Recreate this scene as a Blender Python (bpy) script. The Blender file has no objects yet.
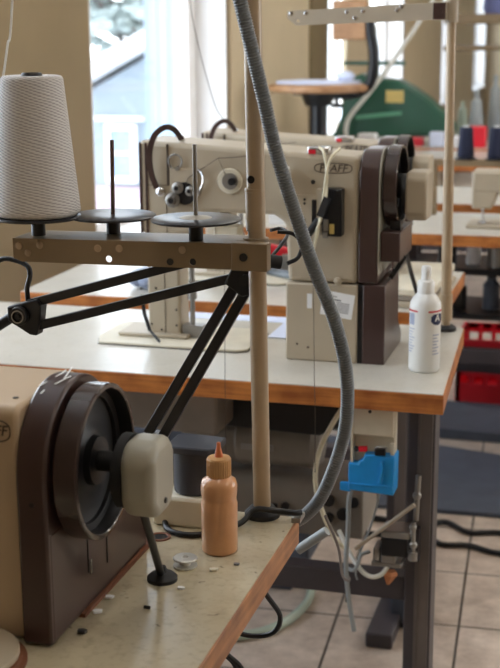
import bpy, bmesh, math, random
from math import sin, cos, pi, radians, tan, atan2, sqrt
from mathutils import Vector, Matrix
random.seed(7)
scene = bpy.context.scene
COL = scene.collection

# ------------------------------------------------------------------ materials
def lin(c):
    return tuple(((x/255)/12.92 if x/255 <= .04045 else ((x/255+.055)/1.055)**2.4) for x in c) + (1,)

MATS = {}
def mat(name, rgb, rough=.5, metal=0., var=.08, scale=12., bump=0., bscale=60., coat=0., stretch=None, spec=.5):
    """Painted / plastic / metal surface with a slight procedural unevenness."""
    if name in MATS: return MATS[name]
    m = bpy.data.materials.new(name); m.use_nodes = True
    nt = m.node_tree; N = nt.nodes; L = nt.links
    b = N['Principled BSDF']
    b.inputs['Roughness'].default_value = rough
    b.inputs['Metallic'].default_value = metal
    b.inputs['Coat Weight'].default_value = coat
    b.inputs['Specular IOR Level'].default_value = spec
    tc = N.new('ShaderNodeTexCoord'); src = tc.outputs['Object']
    if stretch:
        mp = N.new('ShaderNodeMapping'); mp.inputs['Scale'].default_value = stretch
        L.new(src, mp.inputs['Vector']); src = mp.outputs['Vector']
    no = N.new('ShaderNodeTexNoise'); no.inputs['Scale'].default_value = scale
    no.inputs['Detail'].default_value = 4
    L.new(src, no.inputs['Vector'])
    rp = N.new('ShaderNodeValToRGB')
    c = lin(rgb)
    rp.color_ramp.elements[0].position = .3; rp.color_ramp.elements[1].position = .7
    rp.color_ramp.elements[0].color = tuple(max(0, x*(1-var)) for x in c[:3]) + (1,)
    rp.color_ramp.elements[1].color = tuple(min(1, x*(1+var)) for x in c[:3]) + (1,)
    L.new(no.outputs['Fac'], rp.inputs['Fac']); L.new(rp.outputs['Color'], b.inputs['Base Color'])
    if bump:
        n2 = N.new('ShaderNodeTexNoise'); n2.inputs['Scale'].default_value = bscale
        L.new(src, n2.inputs['Vector'])
        bp = N.new('ShaderNodeBump'); bp.inputs['Strength'].default_value = bump; bp.inputs['Distance'].default_value = .002
        L.new(n2.outputs['Fac'], bp.inputs['Height']); L.new(bp.outputs['Normal'], b.inputs['Normal'])
    MATS[name] = m
    return m

def mat_table(name, rgb, wear, amt, nick):
    m = mat(name, rgb, .38, var=.05, scale=7, coat=.35)
    m.node_tree.nodes['Principled BSDF'].inputs['Coat Roughness'].default_value = .16
    nt = m.node_tree; N = nt.nodes; L = nt.links; b = N['Principled BSDF']
    base = b.inputs['Base Color'].links[0].from_socket
    tc = N.new('ShaderNodeTexCoord')
    # brownish worn patches
    n = N.new('ShaderNodeTexNoise'); n.inputs['Scale'].default_value = 9; n.inputs['Detail'].default_value = 8; n.inputs['Roughness'].default_value = .7
    L.new(tc.outputs['Object'], n.inputs['Vector'])
    r = N.new('ShaderNodeValToRGB'); r.color_ramp.elements[0].position = .5; r.color_ramp.elements[1].position = .78
    r.color_ramp.elements[0].color = (0,0,0,1); r.color_ramp.elements[1].color = (amt,amt,amt,1)
    L.new(n.outputs['Fac'], r.inputs['Fac'])
    mx = N.new('ShaderNodeMixRGB'); mx.inputs['Color2'].default_value = lin(wear)
    L.new(r.outputs['Color'], mx.inputs['Fac']); L.new(base, mx.inputs['Color1'])
    # small dark nicks
    v = N.new('ShaderNodeTexVoronoi'); v.inputs['Scale'].default_value = 26; v.inputs['Randomness'].default_value = 1
    n3 = N.new('ShaderNodeTexNoise'); n3.inputs['Scale'].default_value = 40
    L.new(tc.outputs['Object'], n3.inputs['Vector'])
    mv = N.new('ShaderNodeMixRGB'); mv.inputs['Fac'].default_value = .06
    L.new(tc.outputs['Object'], mv.inputs['Color1']); L.new(n3.outputs['Color'], mv.inputs['Color2'])
    L.new(mv.outputs['Color'], v.inputs['Vector'])
    r2 = N.new('ShaderNodeValToRGB'); r2.color_ramp.elements[0].position = nick*.4; r2.color_ramp.elements[1].position = nick
    r2.color_ramp.elements[0].color = (.8,.8,.8,1); r2.color_ramp.elements[1].color = (0,0,0,1)
    L.new(v.outputs['Distance'], r2.inputs['Fac'])
    mx2 = N.new('ShaderNodeMixRGB'); mx2.inputs['Color2'].default_value = lin((92,78,62))
    L.new(r2.outputs['Color'], mx2.inputs['Fac']); L.new(mx.outputs['Color'], mx2.inputs['Color1'])
    L.new(mx2.outputs['Color'], b.inputs['Base Color'])
    n4 = N.new('ShaderNodeTexNoise'); n4.inputs['Scale'].default_value = 110; n4.inputs['Detail'].default_value = 4
    L.new(tc.outputs['Object'], n4.inputs['Vector'])
    r4 = N.new('ShaderNodeValToRGB'); r4.color_ramp.elements[0].position = .52; r4.color_ramp.elements[1].position = .72
    r4.color_ramp.elements[0].color = (0,0,0,1); r4.color_ramp.elements[1].color = (amt*.4,amt*.4,amt*.4,1)
    L.new(n4.outputs['Fac'], r4.inputs['Fac'])
    mx4 = N.new('ShaderNodeMixRGB'); mx4.inputs['Color2'].default_value = lin(tuple(q*.8 for q in wear))
    L.new(r4.outputs['Color'], mx4.inputs['Fac']); L.new(mx2.outputs['Color'], mx4.inputs['Color1'])
    L.new(mx4.outputs['Color'], b.inputs['Base Color'])
    rr = N.new('ShaderNodeMapRange'); rr.inputs['To Min'].default_value = .3; rr.inputs['To Max'].default_value = .5
    L.new(n.outputs['Fac'], rr.inputs['Value']); L.new(rr.outputs['Result'], b.inputs['Roughness'])
    return m

def mat_wood(name, a, bcol):
    m = bpy.data.materials.new(name); m.use_nodes = True
    nt = m.node_tree; N = nt.nodes; L = nt.links; b = N['Principled BSDF']
    b.inputs['Roughness'].default_value = .45
    tc = N.new('ShaderNodeTexCoord')
    mp = N.new('ShaderNodeMapping'); mp.inputs['Scale'].default_value = (3,3,60)
    L.new(tc.outputs['Object'], mp.inputs['Vector'])
    n = N.new('ShaderNodeTexNoise'); n.inputs['Scale'].default_value = 2.5; n.inputs['Detail'].default_value = 5
    L.new(mp.outputs['Vector'], n.inputs['Vector'])
    n2 = N.new('ShaderNodeTexNoise'); n2.inputs['Scale'].default_value = 22; n2.inputs['Detail'].default_value = 6
    L.new(tc.outputs['Object'], n2.inputs['Vector'])
    ad = N.new('ShaderNodeMath'); ad.operation = 'MULTIPLY_ADD'; ad.inputs[1].default_value = .5
    L.new(n2.outputs['Fac'], ad.inputs[0])
    hl = N.new('ShaderNodeMath'); hl.operation = 'MULTIPLY'; hl.inputs[1].default_value = .5
    L.new(n.outputs['Fac'], hl.inputs[0]); L.new(hl.outputs['Value'], ad.inputs[2])
    r = N.new('ShaderNodeValToRGB'); r.color_ramp.elements[0].position = .38; r.color_ramp.elements[1].position = .62
    r.color_ramp.elements[0].color = lin(a); r.color_ramp.elements[1].color = lin(bcol)
    L.new(ad.outputs['Value'], r.inputs['Fac']); L.new(r.outputs['Color'], b.inputs['Base Color'])
    return m

def mat_tile():
    m = bpy.data.materials.new('floor_tile'); m.use_nodes = True
    nt = m.node_tree; N = nt.nodes; L = nt.links; b = N['Principled BSDF']
    b.inputs['Roughness'].default_value = .4
    tc = N.new('ShaderNodeTexCoord')
    mp = N.new('ShaderNodeMapping'); mp.inputs['Location'].default_value = (.121+.0018, -2.76, 0); mp.inputs['Rotation'].default_value = (0,0,radians(-3.5))
    L.new(tc.outputs['Object'], mp.inputs['Vector'])
    br = N.new('ShaderNodeTexBrick'); br.offset = 0; br.inputs['Scale'].default_value = 1
    br.inputs['Brick Width'].default_value = .283; br.inputs['Row Height'].default_value = .30
    br.inputs['Mortar Size'].default_value = .0035; br.inputs['Mortar Smooth'].default_value = .2
    br.inputs['Color1'].default_value = lin((212,196,181)); br.inputs['Color2'].default_value = lin((202,186,170))
    br.inputs['Mortar'].default_value = lin((88,80,72))
    L.new(mp.outputs['Vector'], br.inputs['Vector'])
    n = N.new('ShaderNodeTexNoise'); n.inputs['Scale'].default_value = 14; n.inputs['Detail'].default_value = 8; n.inputs['Roughness'].default_value = .65
    L.new(tc.outputs['Object'], n.inputs['Vector'])
    r = N.new('ShaderNodeValToRGB'); r.color_ramp.elements[0].position = .3; r.color_ramp.elements[1].position = .7
    r.color_ramp.elements[0].color = (.62,.58,.55,1); r.color_ramp.elements[1].color = (1.1,1.1,1.1,1)
    L.new(n.outputs['Fac'], r.inputs['Fac'])
    mx = N.new('ShaderNodeMixRGB'); mx.blend_type = 'MULTIPLY'; mx.inputs['Fac'].default_value = 1
    L.new(br.outputs['Color'], mx.inputs['Color1']); L.new(r.outputs['Color'], mx.inputs['Color2'])
    L.new(mx.outputs['Color'], b.inputs['Base Color'])
    bp = N.new('ShaderNodeBump'); bp.inputs['Strength'].default_value = .5; bp.inputs['Distance'].default_value = .003; bp.invert = True
    L.new(br.outputs['Fac'], bp.inputs['Height']); L.new(bp.outputs['Normal'], b.inputs['Normal'])
    return m

def mat_thread(name, rgb, dark, turns=34):
    """Cross-wound yarn: two families of diagonal lines round the cone (UV = angle, height)."""
    m = bpy.data.materials.new(name); m.use_nodes = True
    nt = m.node_tree; N = nt.nodes; L = nt.links; b = N['Principled BSDF']
    b.inputs['Roughness'].default_value = .85
    tc = N.new('ShaderNodeTexCoord')
    outs = []
    for s in (1, -1):
        mp = N.new('ShaderNodeMapping'); mp.inputs['Scale'].default_value = (s*turns*.42, turns, 1)
        L.new(tc.outputs['UV'], mp.inputs['Vector'])
        w = N.new('ShaderNodeTexWave'); w.bands_direction = 'DIAGONAL'; w.inputs['Scale'].default_value = 1.0
        w.inputs['Distortion'].default_value = 5; w.inputs['Detail'].default_value = 2; w.inputs['Detail Scale'].default_value = .35
        L.new(mp.outputs['Vector'], w.inputs['Vector']); outs.append(w.outputs['Fac'])
    ad = N.new('ShaderNodeMath'); ad.operation = 'MULTIPLY_ADD'; ad.inputs[1].default_value = .45
    L.new(outs[1], ad.inputs[0]); L.new(outs[0], ad.inputs[2])
    dv = N.new('ShaderNodeMath'); dv.operation = 'MULTIPLY'; dv.inputs[1].default_value = .69
    L.new(ad.outputs['Value'], dv.inputs[0])
    r = N.new('ShaderNodeValToRGB'); r.color_ramp.elements[0].position = .1; r.color_ramp.elements[1].position = .7
    r.color_ramp.elements[0].color = lin(dark); r.color_ramp.elements[1].color = lin(rgb)
    L.new(dv.outputs['Value'], r.inputs['Fac']); L.new(r.outputs['Color'], b.inputs['Base Color'])
    bp = N.new('ShaderNodeBump'); bp.inputs['Strength'].default_value = .4; bp.inputs['Distance'].default_value = .0008
    L.new(dv.outputs['Value'], bp.inputs['Height']); L.new(bp.outputs['Normal'], b.inputs['Normal'])
    return m

def mat_glass():
    m = bpy.data.materials.new('window_glass'); m.use_nodes = True
    nt = m.node_tree; N = nt.nodes; L = nt.links
    N.remove(N['Principled BSDF'])
    t = N.new('ShaderNodeBsdfTransparent'); t.inputs['Color'].default_value = (.95,.98,1,1)
    g = N.new('ShaderNodeBsdfGlossy'); g.inputs['Roughness'].default_value = .05
    fr = N.new('ShaderNodeLayerWeight'); fr.inputs['Blend'].default_value = .5
    pw = N.new('ShaderNodeMath'); pw.operation = 'POWER'; pw.inputs[1].default_value = 5
    sc_ = N.new('ShaderNodeMath'); sc_.operation = 'MULTIPLY_ADD'; sc_.inputs[1].default_value = .4; sc_.inputs[2].default_value = .02
    L.new(fr.outputs['Facing'], pw.inputs[0]); L.new(pw.outputs['Value'], sc_.inputs[0])
    mx = N.new('ShaderNodeMixShader')
    L.new(sc_.outputs['Value'], mx.inputs['Fac']); L.new(t.outputs['BSDF'], mx.inputs[1]); L.new(g.outputs['BSDF'], mx.inputs[2])
    L.new(mx.outputs['Shader'], N['Material Output'].inputs['Surface'])
    return m

def mat_emit(name, rgb, s):
    m = bpy.data.materials.new(name); m.use_nodes = True
    b = m.node_tree.nodes['Principled BSDF']
    b.inputs['Base Color'].default_value = lin(rgb); b.inputs['Emission Color'].default_value = lin(rgb)
    b.inputs['Emission Strength'].default_value = s
    return m

LAM = mat_table('worn_laminate', (196,191,180), (164,150,128), .28, .07)
LAMA = mat_table('yellowed_worn_laminate', (188,176,148), (140,118,88), .7, .13)
WOOD = mat_wood('orange_wood_edge', (150,84,38), (206,132,66))
WOODA = mat_wood('brown_wood_edge', (134,84,50), (184,126,80))
SEATWOOD = mat_wood('stool_plywood', (150,108,74), (186,144,104))
TILE = mat_tile()
YARN = mat_thread('white_yarn', (218,215,213), (168,164,165))
GLASS = mat_glass()
BEIGE = mat('beige_enamel', (180,167,146), .42, var=.05, scale=9, bump=.05, bscale=300)
TAN = mat('tan_enamel', (194,170,141), .42, var=.05, scale=9, bump=.05, bscale=300)
SYNCB = mat('greyish_beige_plastic', (164,160,146), .4, var=.04)
BROWN = mat('dark_brown_enamel', (66,47,44), .3, var=.12, scale=14, coat=.2)
WHEEL = mat('brown_black_gloss', (58,45,43), .22, var=.15, scale=16, coat=.4)
WHEELIN = mat('wheel_dark', (13,13,18), .5, var=.2, scale=20)
BLACK = mat('black_plastic', (13,14,19), .42, var=.2, scale=20)
BLACKGL = mat('black_metal_paint', (13,16,23), .3, var=.2, scale=20, spec=.4)
RUBBER = mat('black_rubber', (30,30,33), .65, var=.2)
POLE = mat('beige_pole_paint', (180,158,130), .35, var=.06, scale=20, coat=.15)
PLATE = mat('tan_sheet_metal', (136,117,91), .42, var=.06, scale=20)
PLATEG = mat('grey_tan_sheet_metal', (178,166,148), .42, var=.06, scale=20)
RIVET = mat('rivet', (178,156,132), .35, metal=.3)
CHROME = mat('bright_steel', (210,210,212), .22, metal=1., var=.05)
STEEL = mat('dull_steel', (150,148,145), .4, metal=.85, var=.1)
PIN = mat('brown_steel_pin', (110,92,86), .35, metal=.6)
DISC = mat('dark_disc', (30,31,37), .32, var=.1, scale=30)
DISCTOP = mat('disc_centre_grey', (170,165,155), .5)
HOSE = mat('grey_conduit', (112,119,126), .3, var=.06, scale=30)
GREYCAB = mat('grey_cable', (150,156,158), .5)
CREAMCAB = mat('cream_cable', (226,218,190), .5)
WHITECAB = mat('white_hose', (222,222,214), .45)
GREENHOSE = mat('pale_green_hose', (176,190,174), .4)
ORANGE = mat('orange_plastic', (216,158,112), .28, var=.08, scale=30, coat=.4)
ORANGECAP = mat('orange_cap', (206,158,106), .45, var=.05)
NOZZLE = mat('dark_orange_nozzle', (206,112,66), .4)
WHITEPL = mat('white_plastic', (240,241,240), .35, var=.02)
RED = mat('red_plastic', (222,30,50), .4)
REDST = mat('red_stripe', (206,44,60), .5, var=.02)
NAVY = mat('navy_print', (34,44,84), .5, var=.05)
NAVYARN = mat_thread('navy_yarn', (40,46,74), (24,28,48))
PRINT = mat('pale_blue_print', (170,180,206), .55)
GREYPRINT = mat('grey_print', (120,120,124), .6)
BLUE = mat('blue_tape', (24,146,222), .38, var=.1, scale=25, bump=.25, bscale=45)
CREAM = mat('cream_housing', (214,206,186), .45, var=.08, scale=18)
DARKFRAME = mat('brown_black_frame', (66,60,64), .45, var=.12)
GREYFRAME = mat('grey_frame', (104,96,92), .45, var=.1)
PAPER = mat('white_paper', (235,236,238), .8, var=.03)
BPAPER = mat('bluish_paper', (214,222,244), .8, var=.03)
MOTOR = mat('motor_beige', (128,120,110), .5, var=.12)
GREEN = mat('green_machine_enamel', (34,86,66), .35, var=.1, scale=6, coat=.2)
MAT_ = mat('dark_mat', (70,77,90), .6, var=.15)
WALLK = mat('khaki_gloss_paint', (150,133,105), .28, var=.06, scale=3, bump=.05, bscale=25)
WALLP = mat('pale_wall_paint', (206,190,160), .55, var=.04, scale=3)
WHITEWALL = mat('white_paint', (238,236,234), .5, var=.02)
CEIL = mat('ceiling_paint', (232,230,224), .8, var=.02)
CLOTH = mat('blue_grey_cloth', (128,138,160), .9, var=.1, scale=30, bump=.3)
LABELPK = mat('yellow_label', (214,190,116), .5)
LOGO = mat('logo_dark_print', (74,62,54), .5)
OILB = mat('brown_red_board', (120,74,50), .6, var=.1)
HOUSEW = mat('outdoor_blue_render', (150,158,164), .9, var=.06, scale=1.)
HOUSEG = mat('outdoor_pale_siding', (150,168,186), .9, var=.05, scale=1.)
HOUSEP = mat('outdoor_pink_base', (188,164,170), .9, var=.05, scale=1.)
SNOW = mat('ground_snow', (225,228,232), .95, var=.05, scale=.5)
LEAF = mat('pale_leaves', (150,160,156), .9, var=.3, scale=2.)  # pale grey green leaves in an uneven tone
BARK = mat('bark', (96,88,84), .9)
OUTGLASS = mat('outdoor_window_pane', (150,168,190), .2)

# ------------------------------------------------------------------ mesh builder
class MB:
    def __init__(s): s.bm = bmesh.new(); s.uv = s.bm.loops.layers.uv.new('UVMap')
    def box(s, x0, x1, y0, y1, z0, z1, M=None):
        v = [s.bm.verts.new(p) for p in ((x0,y0,z0),(x1,y0,z0),(x1,y1,z0),(x0,y1,z0),(x0,y0,z1),(x1,y0,z1),(x1,y1,z1),(x0,y1,z1))]
        for f in ((3,2,1,0),(4,5,6,7),(0,1,5,4),(1,2,6,5),(2,3,7,6),(3,0,4,7)): s.bm.faces.new([v[i] for i in f])
        if M: bmesh.ops.transform(s.bm, matrix=M, verts=v)
        return s
    def prism(s, pts, axis, a0, a1):
        """polygon (list of 2D points) extruded along axis 'x','y' or 'z' from a0 to a1"""
        def P(p, a): return {'x':(a,p[0],p[1]), 'y':(p[0],a,p[1]), 'z':(p[0],p[1],a)}[axis]
        A = [s.bm.verts.new(P(p,a0)) for p in pts]; B = [s.bm.verts.new(P(p,a1)) for p in pts]
        n = len(pts)
        fs = [s.bm.faces.new(A), s.bm.faces.new(B[::-1])]
        for i in range(n): fs.append(s.bm.faces.new((A[i],B[i],B[(i+1)%n],A[(i+1)%n])))
        bmesh.ops.recalc_face_normals(s.bm, faces=fs)
        return s
    def lathe(s, prof, o, d=(0,0,1), n=40, cap=True, a0=0, a1=2*pi):
        """prof = [(radius, distance along d)], revolved about the axis through o"""
        d = Vector(d).normalized(); o = Vector(o)
        u = d.orthogonal().normalized()
        if abs(d.z) > .9: u = Vector((1,0,0))
        w = d.cross(u)
        full = abs(a1-a0-2*pi) < 1e-6; m = n if full else n+1
        rings = [[s.bm.verts.new(o + d*h + (u*cos(a0+(a1-a0)*i/n) + w*sin(a0+(a1-a0)*i/n))*max(r,1e-5)) for i in range(m)] for r, h in prof]
        tot = len(prof)-1; fs = []
        for k in range(tot):
            for i in range(n):
                j = (i+1) % m
                f = s.bm.faces.new((rings[k][i], rings[k][j], rings[k+1][j], rings[k+1][i])); fs.append(f)
                uvs = ((i/n,k/tot),((i+1)/n,k/tot),((i+1)/n,(k+1)/tot),(i/n,(k+1)/tot))
                for lp, q in zip(f.loops, uvs): lp[s.uv].uv = q
        if cap and full:
            fs.append(s.bm.faces.new(rings[0][::-1])); fs.append(s.bm.faces.new(rings[-1]))
        bmesh.ops.recalc_face_normals(s.bm, faces=fs) if full and cap else None
        return s
    def cyl(s, p0, p1, r, r1=None, n=24):
        p0, p1 = Vector(p0), Vector(p1); h = (p1-p0).length
        return s.lathe([(r,0),(r if r1 is None else r1,h)], p0, p1-p0, n)
    def disc_y(s, x, y, z, r, t, n=20): return s.cyl((x,y,z),(x,y-t,z),r,None,n)
    def tube(s, pts, r, n=12, smooth=True, step=.006, ridge=0., pitch=.0033):
        P = [Vector(p) for p in pts]
        if smooth and len(P) > 2:
            Q = []
            ext = [P[0]*2-P[1]] + P + [P[-1]*2-P[-2]]
            for i in range(1, len(ext)-2):
                a, b, c, d = ext[i-1:i+3]; L = max(4, int((c-b).length/step))
                for k in range(L):
                    t = k/L
                    Q.append(.5*((2*b)+(c-a)*t+(2*a-5*b+4*c-d)*t*t+(3*b-a-3*c+d)*t**3))
            Q.append(P[-1]); P = Q
        if ridge:                                    # resample evenly for the corrugation
            S = [0.]
            for i in range(1, len(P)): S.append(S[-1]+(P[i]-P[i-1]).length)
            T = S[-1]; m = int(T/(pitch/4)); R = []; k = 0
            for i in range(m+1):
                d = T*i/m
                while k < len(S)-2 and S[k+1] < d: k += 1
                R.append(P[k].lerp(P[k+1], (d-S[k])/max(1e-9, S[k+1]-S[k])))
            P = R
        t = (P[1]-P[0]).normalized(); u = t.orthogonal().normalized(); rings = []
        for i, p in enumerate(P):
            t2 = (P[min(i+1,len(P)-1)]-P[max(i-1,0)]).normalized()
            q = t.rotation_difference(t2); u = (q @ u).normalized(); t = t2
            w = t.cross(u); rr = r + (ridge*(1,.3,-1,.3)[i%4] if ridge else 0)
            rings.append([s.bm.verts.new(p+(u*cos(2*pi*k/n)+w*sin(2*pi*k/n))*rr) for k in range(n)])
        for a, b in zip(rings, rings[1:]):
            for k in range(n): s.bm.faces.new((a[k],a[(k+1)%n],b[(k+1)%n],b[k]))
        s.bm.faces.new(rings[0][::-1]); s.bm.faces.new(rings[-1])
        return s
    def bar(s, p0, p1, w, h, up=(0,1,0)):
        p0, p1 = Vector(p0), Vector(p1); d = (p1-p0).normalized(); a = d.cross(Vector(up)).normalized(); b = a.cross(d)
        c = [s.bm.verts.new(p+a*(i*w/2)+b*(j*h/2)) for p in (p0,p1) for i, j in ((-1,-1),(1,-1),(1,1),(-1,1))]
        fs = [s.bm.faces.new([c[i] for i in f]) for f in ((3,2,1,0),(4,5,6,7),(0,1,5,4),(1,2,6,5),(2,3,7,6),(3,0,4,7))]
        bmesh.ops.recalc_face_normals(s.bm, faces=fs)
        return s
    def sphere(s, c, r, sub=2, sc=(1,1,1)):
        bmesh.ops.create_icosphere(s.bm, subdivisions=sub, radius=r, matrix=Matrix.Translation(c) @ Matrix.Diagonal((*sc,1)))
        return s
    def plate(s, outer, holes, y0, y1):
        """XZ plate with round through-holes, between y0 (front) and y1"""
        es = []
        def loop(pts):
            v = [s.bm.verts.new((p[0],y0,p[1])) for p in pts]
            for i in range(len(v)): es.append(s.bm.edges.new((v[i],v[(i+1)%len(v)])))
        loop(outer)
        for x, z, r in holes: loop([(x+r*cos(2*pi*k/14), z+r*sin(2*pi*k/14)) for k in range(14)])
        g = bmesh.ops.triangle_fill(s.bm, edges=es, use_beauty=True)
        fs = [f for f in g['geom'] if isinstance(f, bmesh.types.BMFace)]
        e = bmesh.ops.extrude_face_region(s.bm, geom=fs)
        vs = [q for q in e['geom'] if isinstance(q, bmesh.types.BMVert)]
        bmesh.ops.translate(s.bm, verts=vs, vec=(0,y1-y0,0))
        bmesh.ops.recalc_face_normals(s.bm, faces=s.bm.faces[:])
        return s
    def ring_y(s, cx, y, cz, rx, rz, w, t, n=40):
        """flat elliptical outline standing on a plane facing -y"""
        o = []; i_ = []
        for k in range(n):
            a = 2*pi*k/n
            ca, sa = cos(a), sin(a)
            ex = rx*(abs(ca)**.7)*(1 if ca>=0 else -1); ez = rz*(abs(sa)**.7)*(1 if sa>=0 else -1)
            kx, kz = (rx-w)/rx, (rz-w)/rz
            o.append(s.bm.verts.new((cx+ex,y-t,cz+ez))); i_.append(s.bm.verts.new((cx+ex*kx,y-t,cz+ez*kz)))
        for k in range(n): s.bm.faces.new((o[k],o[(k+1)%n],i_[(k+1)%n],i_[k]))
        return s
    def text_y(s, txt, x, y, z, h, shear=0., width=None, M=None):
        cu = bpy.data.curves.new('t', 'FONT'); cu.body = txt; cu.size = h; cu.extrude = .0002; cu.align_x = 'CENTER'; cu.align_y = 'CENTER'; cu.shear = shear; cu.offset = h*.012
        ob = bpy.data.objects.new('t', cu); me = bpy.data.meshes.new_from_object(ob)
        k = 1.
        if width:
            xs = [v.co.x for v in me.vertices]; k = width/(max(xs)-min(xs))
        T = M if M else Matrix.Translation((x,y,z)) @ Matrix.Rotation(pi/2,4,'X')
        me.transform(T @ Matrix.Diagonal((k,1,1,1)))
        s.bm.from_mesh(me); bpy.data.meshes.remove(me); bpy.data.objects.remove(ob); bpy.data.curves.remove(cu)
        return s
    def curved_patch(s, cx, cy, r, a0, a1, z0, z1, n=10):
        A = []
        for k in range(n+1):
            a = a0+(a1-a0)*k/n
            A.append([s.bm.verts.new((cx+r*cos(a),cy+r*sin(a),z)) for z in (z0,z1)])
        for p, q in zip(A, A[1:]): s.bm.faces.new((p[0],q[0],q[1],p[1]))
        return s

REF = {}
def link(name, mb, m, parent=None, ref=None, bevel=0., sharp=38, seg=2):
    bm = mb.bm
    ref = ref if ref is not None else (REF[parent.name] if parent else Vector((0,0,0)))
    bmesh.ops.translate(bm, verts=bm.verts[:], vec=-Vector(ref))
    bm.normal_update()
    lim = radians(sharp)
    for f in bm.faces: f.smooth = True
    for e in bm.edges:
        if len(e.link_faces) == 2 and e.calc_face_angle(0) > lim: e.smooth = False
    me = bpy.data.meshes.new(name); bm.to_mesh(me); bm.free()
    me.materials.append(m)
    o = bpy.data.objects.new(name, me); COL.objects.link(o)
    if parent: o.parent = parent
    REF[o.name] = Vector(ref)
    if bevel:
        b = o.modifiers.new('bevel', 'BEVEL'); b.width = bevel; b.segments = seg; b.limit_method = 'ANGLE'; b.angle_limit = radians(40)
        b.harden_normals = False
    return o

def tag(o, label, cat, group=None):
    o['label'] = label; o['category'] = cat
    if group: o['group'] = group
    return o
def thing(name, label, cat, ref, loc=None, group=None):
    o = bpy.data.objects.new(name, None); COL.objects.link(o); o.empty_display_size = .05
    o.location = loc if loc else ref
    REF[o.name] = Vector(ref)
    return tag(o, label, cat, group)
def single(name, mb, m, ref, label, cat, group=None, **k):
    o = link(name, mb, m, None, ref=ref, **k); o.location = ref
    return tag(o, label, cat, group)
def struct(name, mb, m, **k):
    o = link(name, mb, m, **k); o['kind'] = 'structure'; return o
def dup(root, loc, label, group=None):
    r = root.copy(); COL.objects.link(r); r.location = loc; r['label'] = label
    if group: r['group'] = group
    for ch in list(root.children):
        c = ch.copy(); COL.objects.link(c); c.parent = r
        for g in list(ch.children):
            d = g.copy(); COL.objects.link(d); d.parent = c
    return r

# ------------------------------------------------------------------ the room
WX = -1.7
CEILZ = 3.0
struct('floor', MB().box(WX-.2, 4, -2.5, 17.2, -.1, 0), TILE)
struct('ceiling', MB().box(WX-.2, 4, -2.5, 17.2, CEILZ, CEILZ+.1), CEIL)
# the left wall with its row of windows: (y0, y1)
WINS = [(1.2,2.9), (4.03,5.58), (7.57,10.4), (12.7,13.5), (15.5,16.8)]
SILL, HEAD = .58, 2.86
w = MB(); y = -2.5
for a, b in WINS + [(17.2,17.2)]:
    w.box(WX-.22, WX, y, a, 0, CEILZ); y = b
    if a < b:
        w.box(WX-.22, WX, a, b, 0, SILL); w.box(WX-.22, WX, a, b, HEAD, CEILZ)
struct('wall_left', w, WALLK)
struct('wall_back', MB().box(WX, 4, 17.0, 17.2, 0, CEILZ), WALLP)
struct('wall_right', MB().box(4, 4.2, -2.5, 17.2, 0, .9).box(4, 4.2, -2.5, 17.2, 2.6, CEILZ).box(4,4.2,-2.5,3.2,.9,2.6).box(4,4.2,6.5,17.2,.9,2.6), WALLP)
struct('wall_front', MB().box(WX-.22, 4.2, -2.7, -2.5, 0, CEILZ), WALLP)
for i, (a, b) in enumerate(WINS):
    f = MB(); xo, xi = WX-.20, WX-.14
    f.box(xo, xi, a+.004, a+.06, SILL+.004, HEAD-.004).box(xo, xi, b-.06, b-.004, SILL+.004, HEAD-.004)
    f.box(xo, xi, a+.06, b-.06, SILL+.004, SILL+.06).box(xo, xi, a+.06, b-.06, HEAD-.06, HEAD-.004)
    mid = [.5] if b-a < 2 else [.36, .6]
    for q in mid:
        c = a+(b-a)*q; f.box(xo, xi, c-.035, c+.035, SILL+.06, HEAD-.06)
    if i == 1:
        # a single fixed pane: keep only the frame's far stile, no middle bar
        f.bm.free(); f = MB()
        f.box(xo, xi, a+.004, a+.04, SILL+.004, HEAD-.004).box(xo, xi, b-.12, b-.004, SILL+.004, HEAD-.004)
        f.box(xo, xi, a+.04, b-.12, SILL+.004, SILL+.06).box(xo, xi, a+.04, b-.12, HEAD-.06, HEAD-.004)
    wf = struct('window_%d' % (i+1), f, WHITEWALL)
    link('glass', MB().box(WX-.172, WX-.168, a+.03, b-.03, SILL+.03, HEAD-.03), GLASS, wf)
    lining = MB().box(WX-.139, WX-.001, b-.012, b-.001, SILL+.003, HEAD-.003).box(WX-.139, WX-.001, a+.001, a+.012, SILL+.003, HEAD-.003)
    lining.box(WX-.139, WX-.001, a+.012, b-.012, HEAD-.013, HEAD-.003)
    link('reveal_lining', lining, WHITEWALL, wf)
    link('sill_board', MB().box(WX-.139, WX+.03, a+.002, b-.002, SILL+.002, SILL+.02), WHITEWALL, wf)
# khaki pier dividing the wide window
struct('trim_1', MB().box(WX-.02, WX+.01, 8.15, 8.92, SILL+.022, HEAD-.02), WALLP)
struct('trim_5', MB().box(WX+.0065, WX+.02, 7.14, 7.56, .3, 2.9), mat('olive_strip', (128,112,82), .45))  # darker olive strip along the end of the pier
# far piers in a paler tone above the sill
for k, (a, b) in enumerate([(5.62,7.53),(10.44,12.66),(13.54,15.46)]):
    struct('trim_%d' % (k+2), MB().box(WX+.0005, WX+.006, a, b, .3, CEILZ-.01), WALLP)

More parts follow.
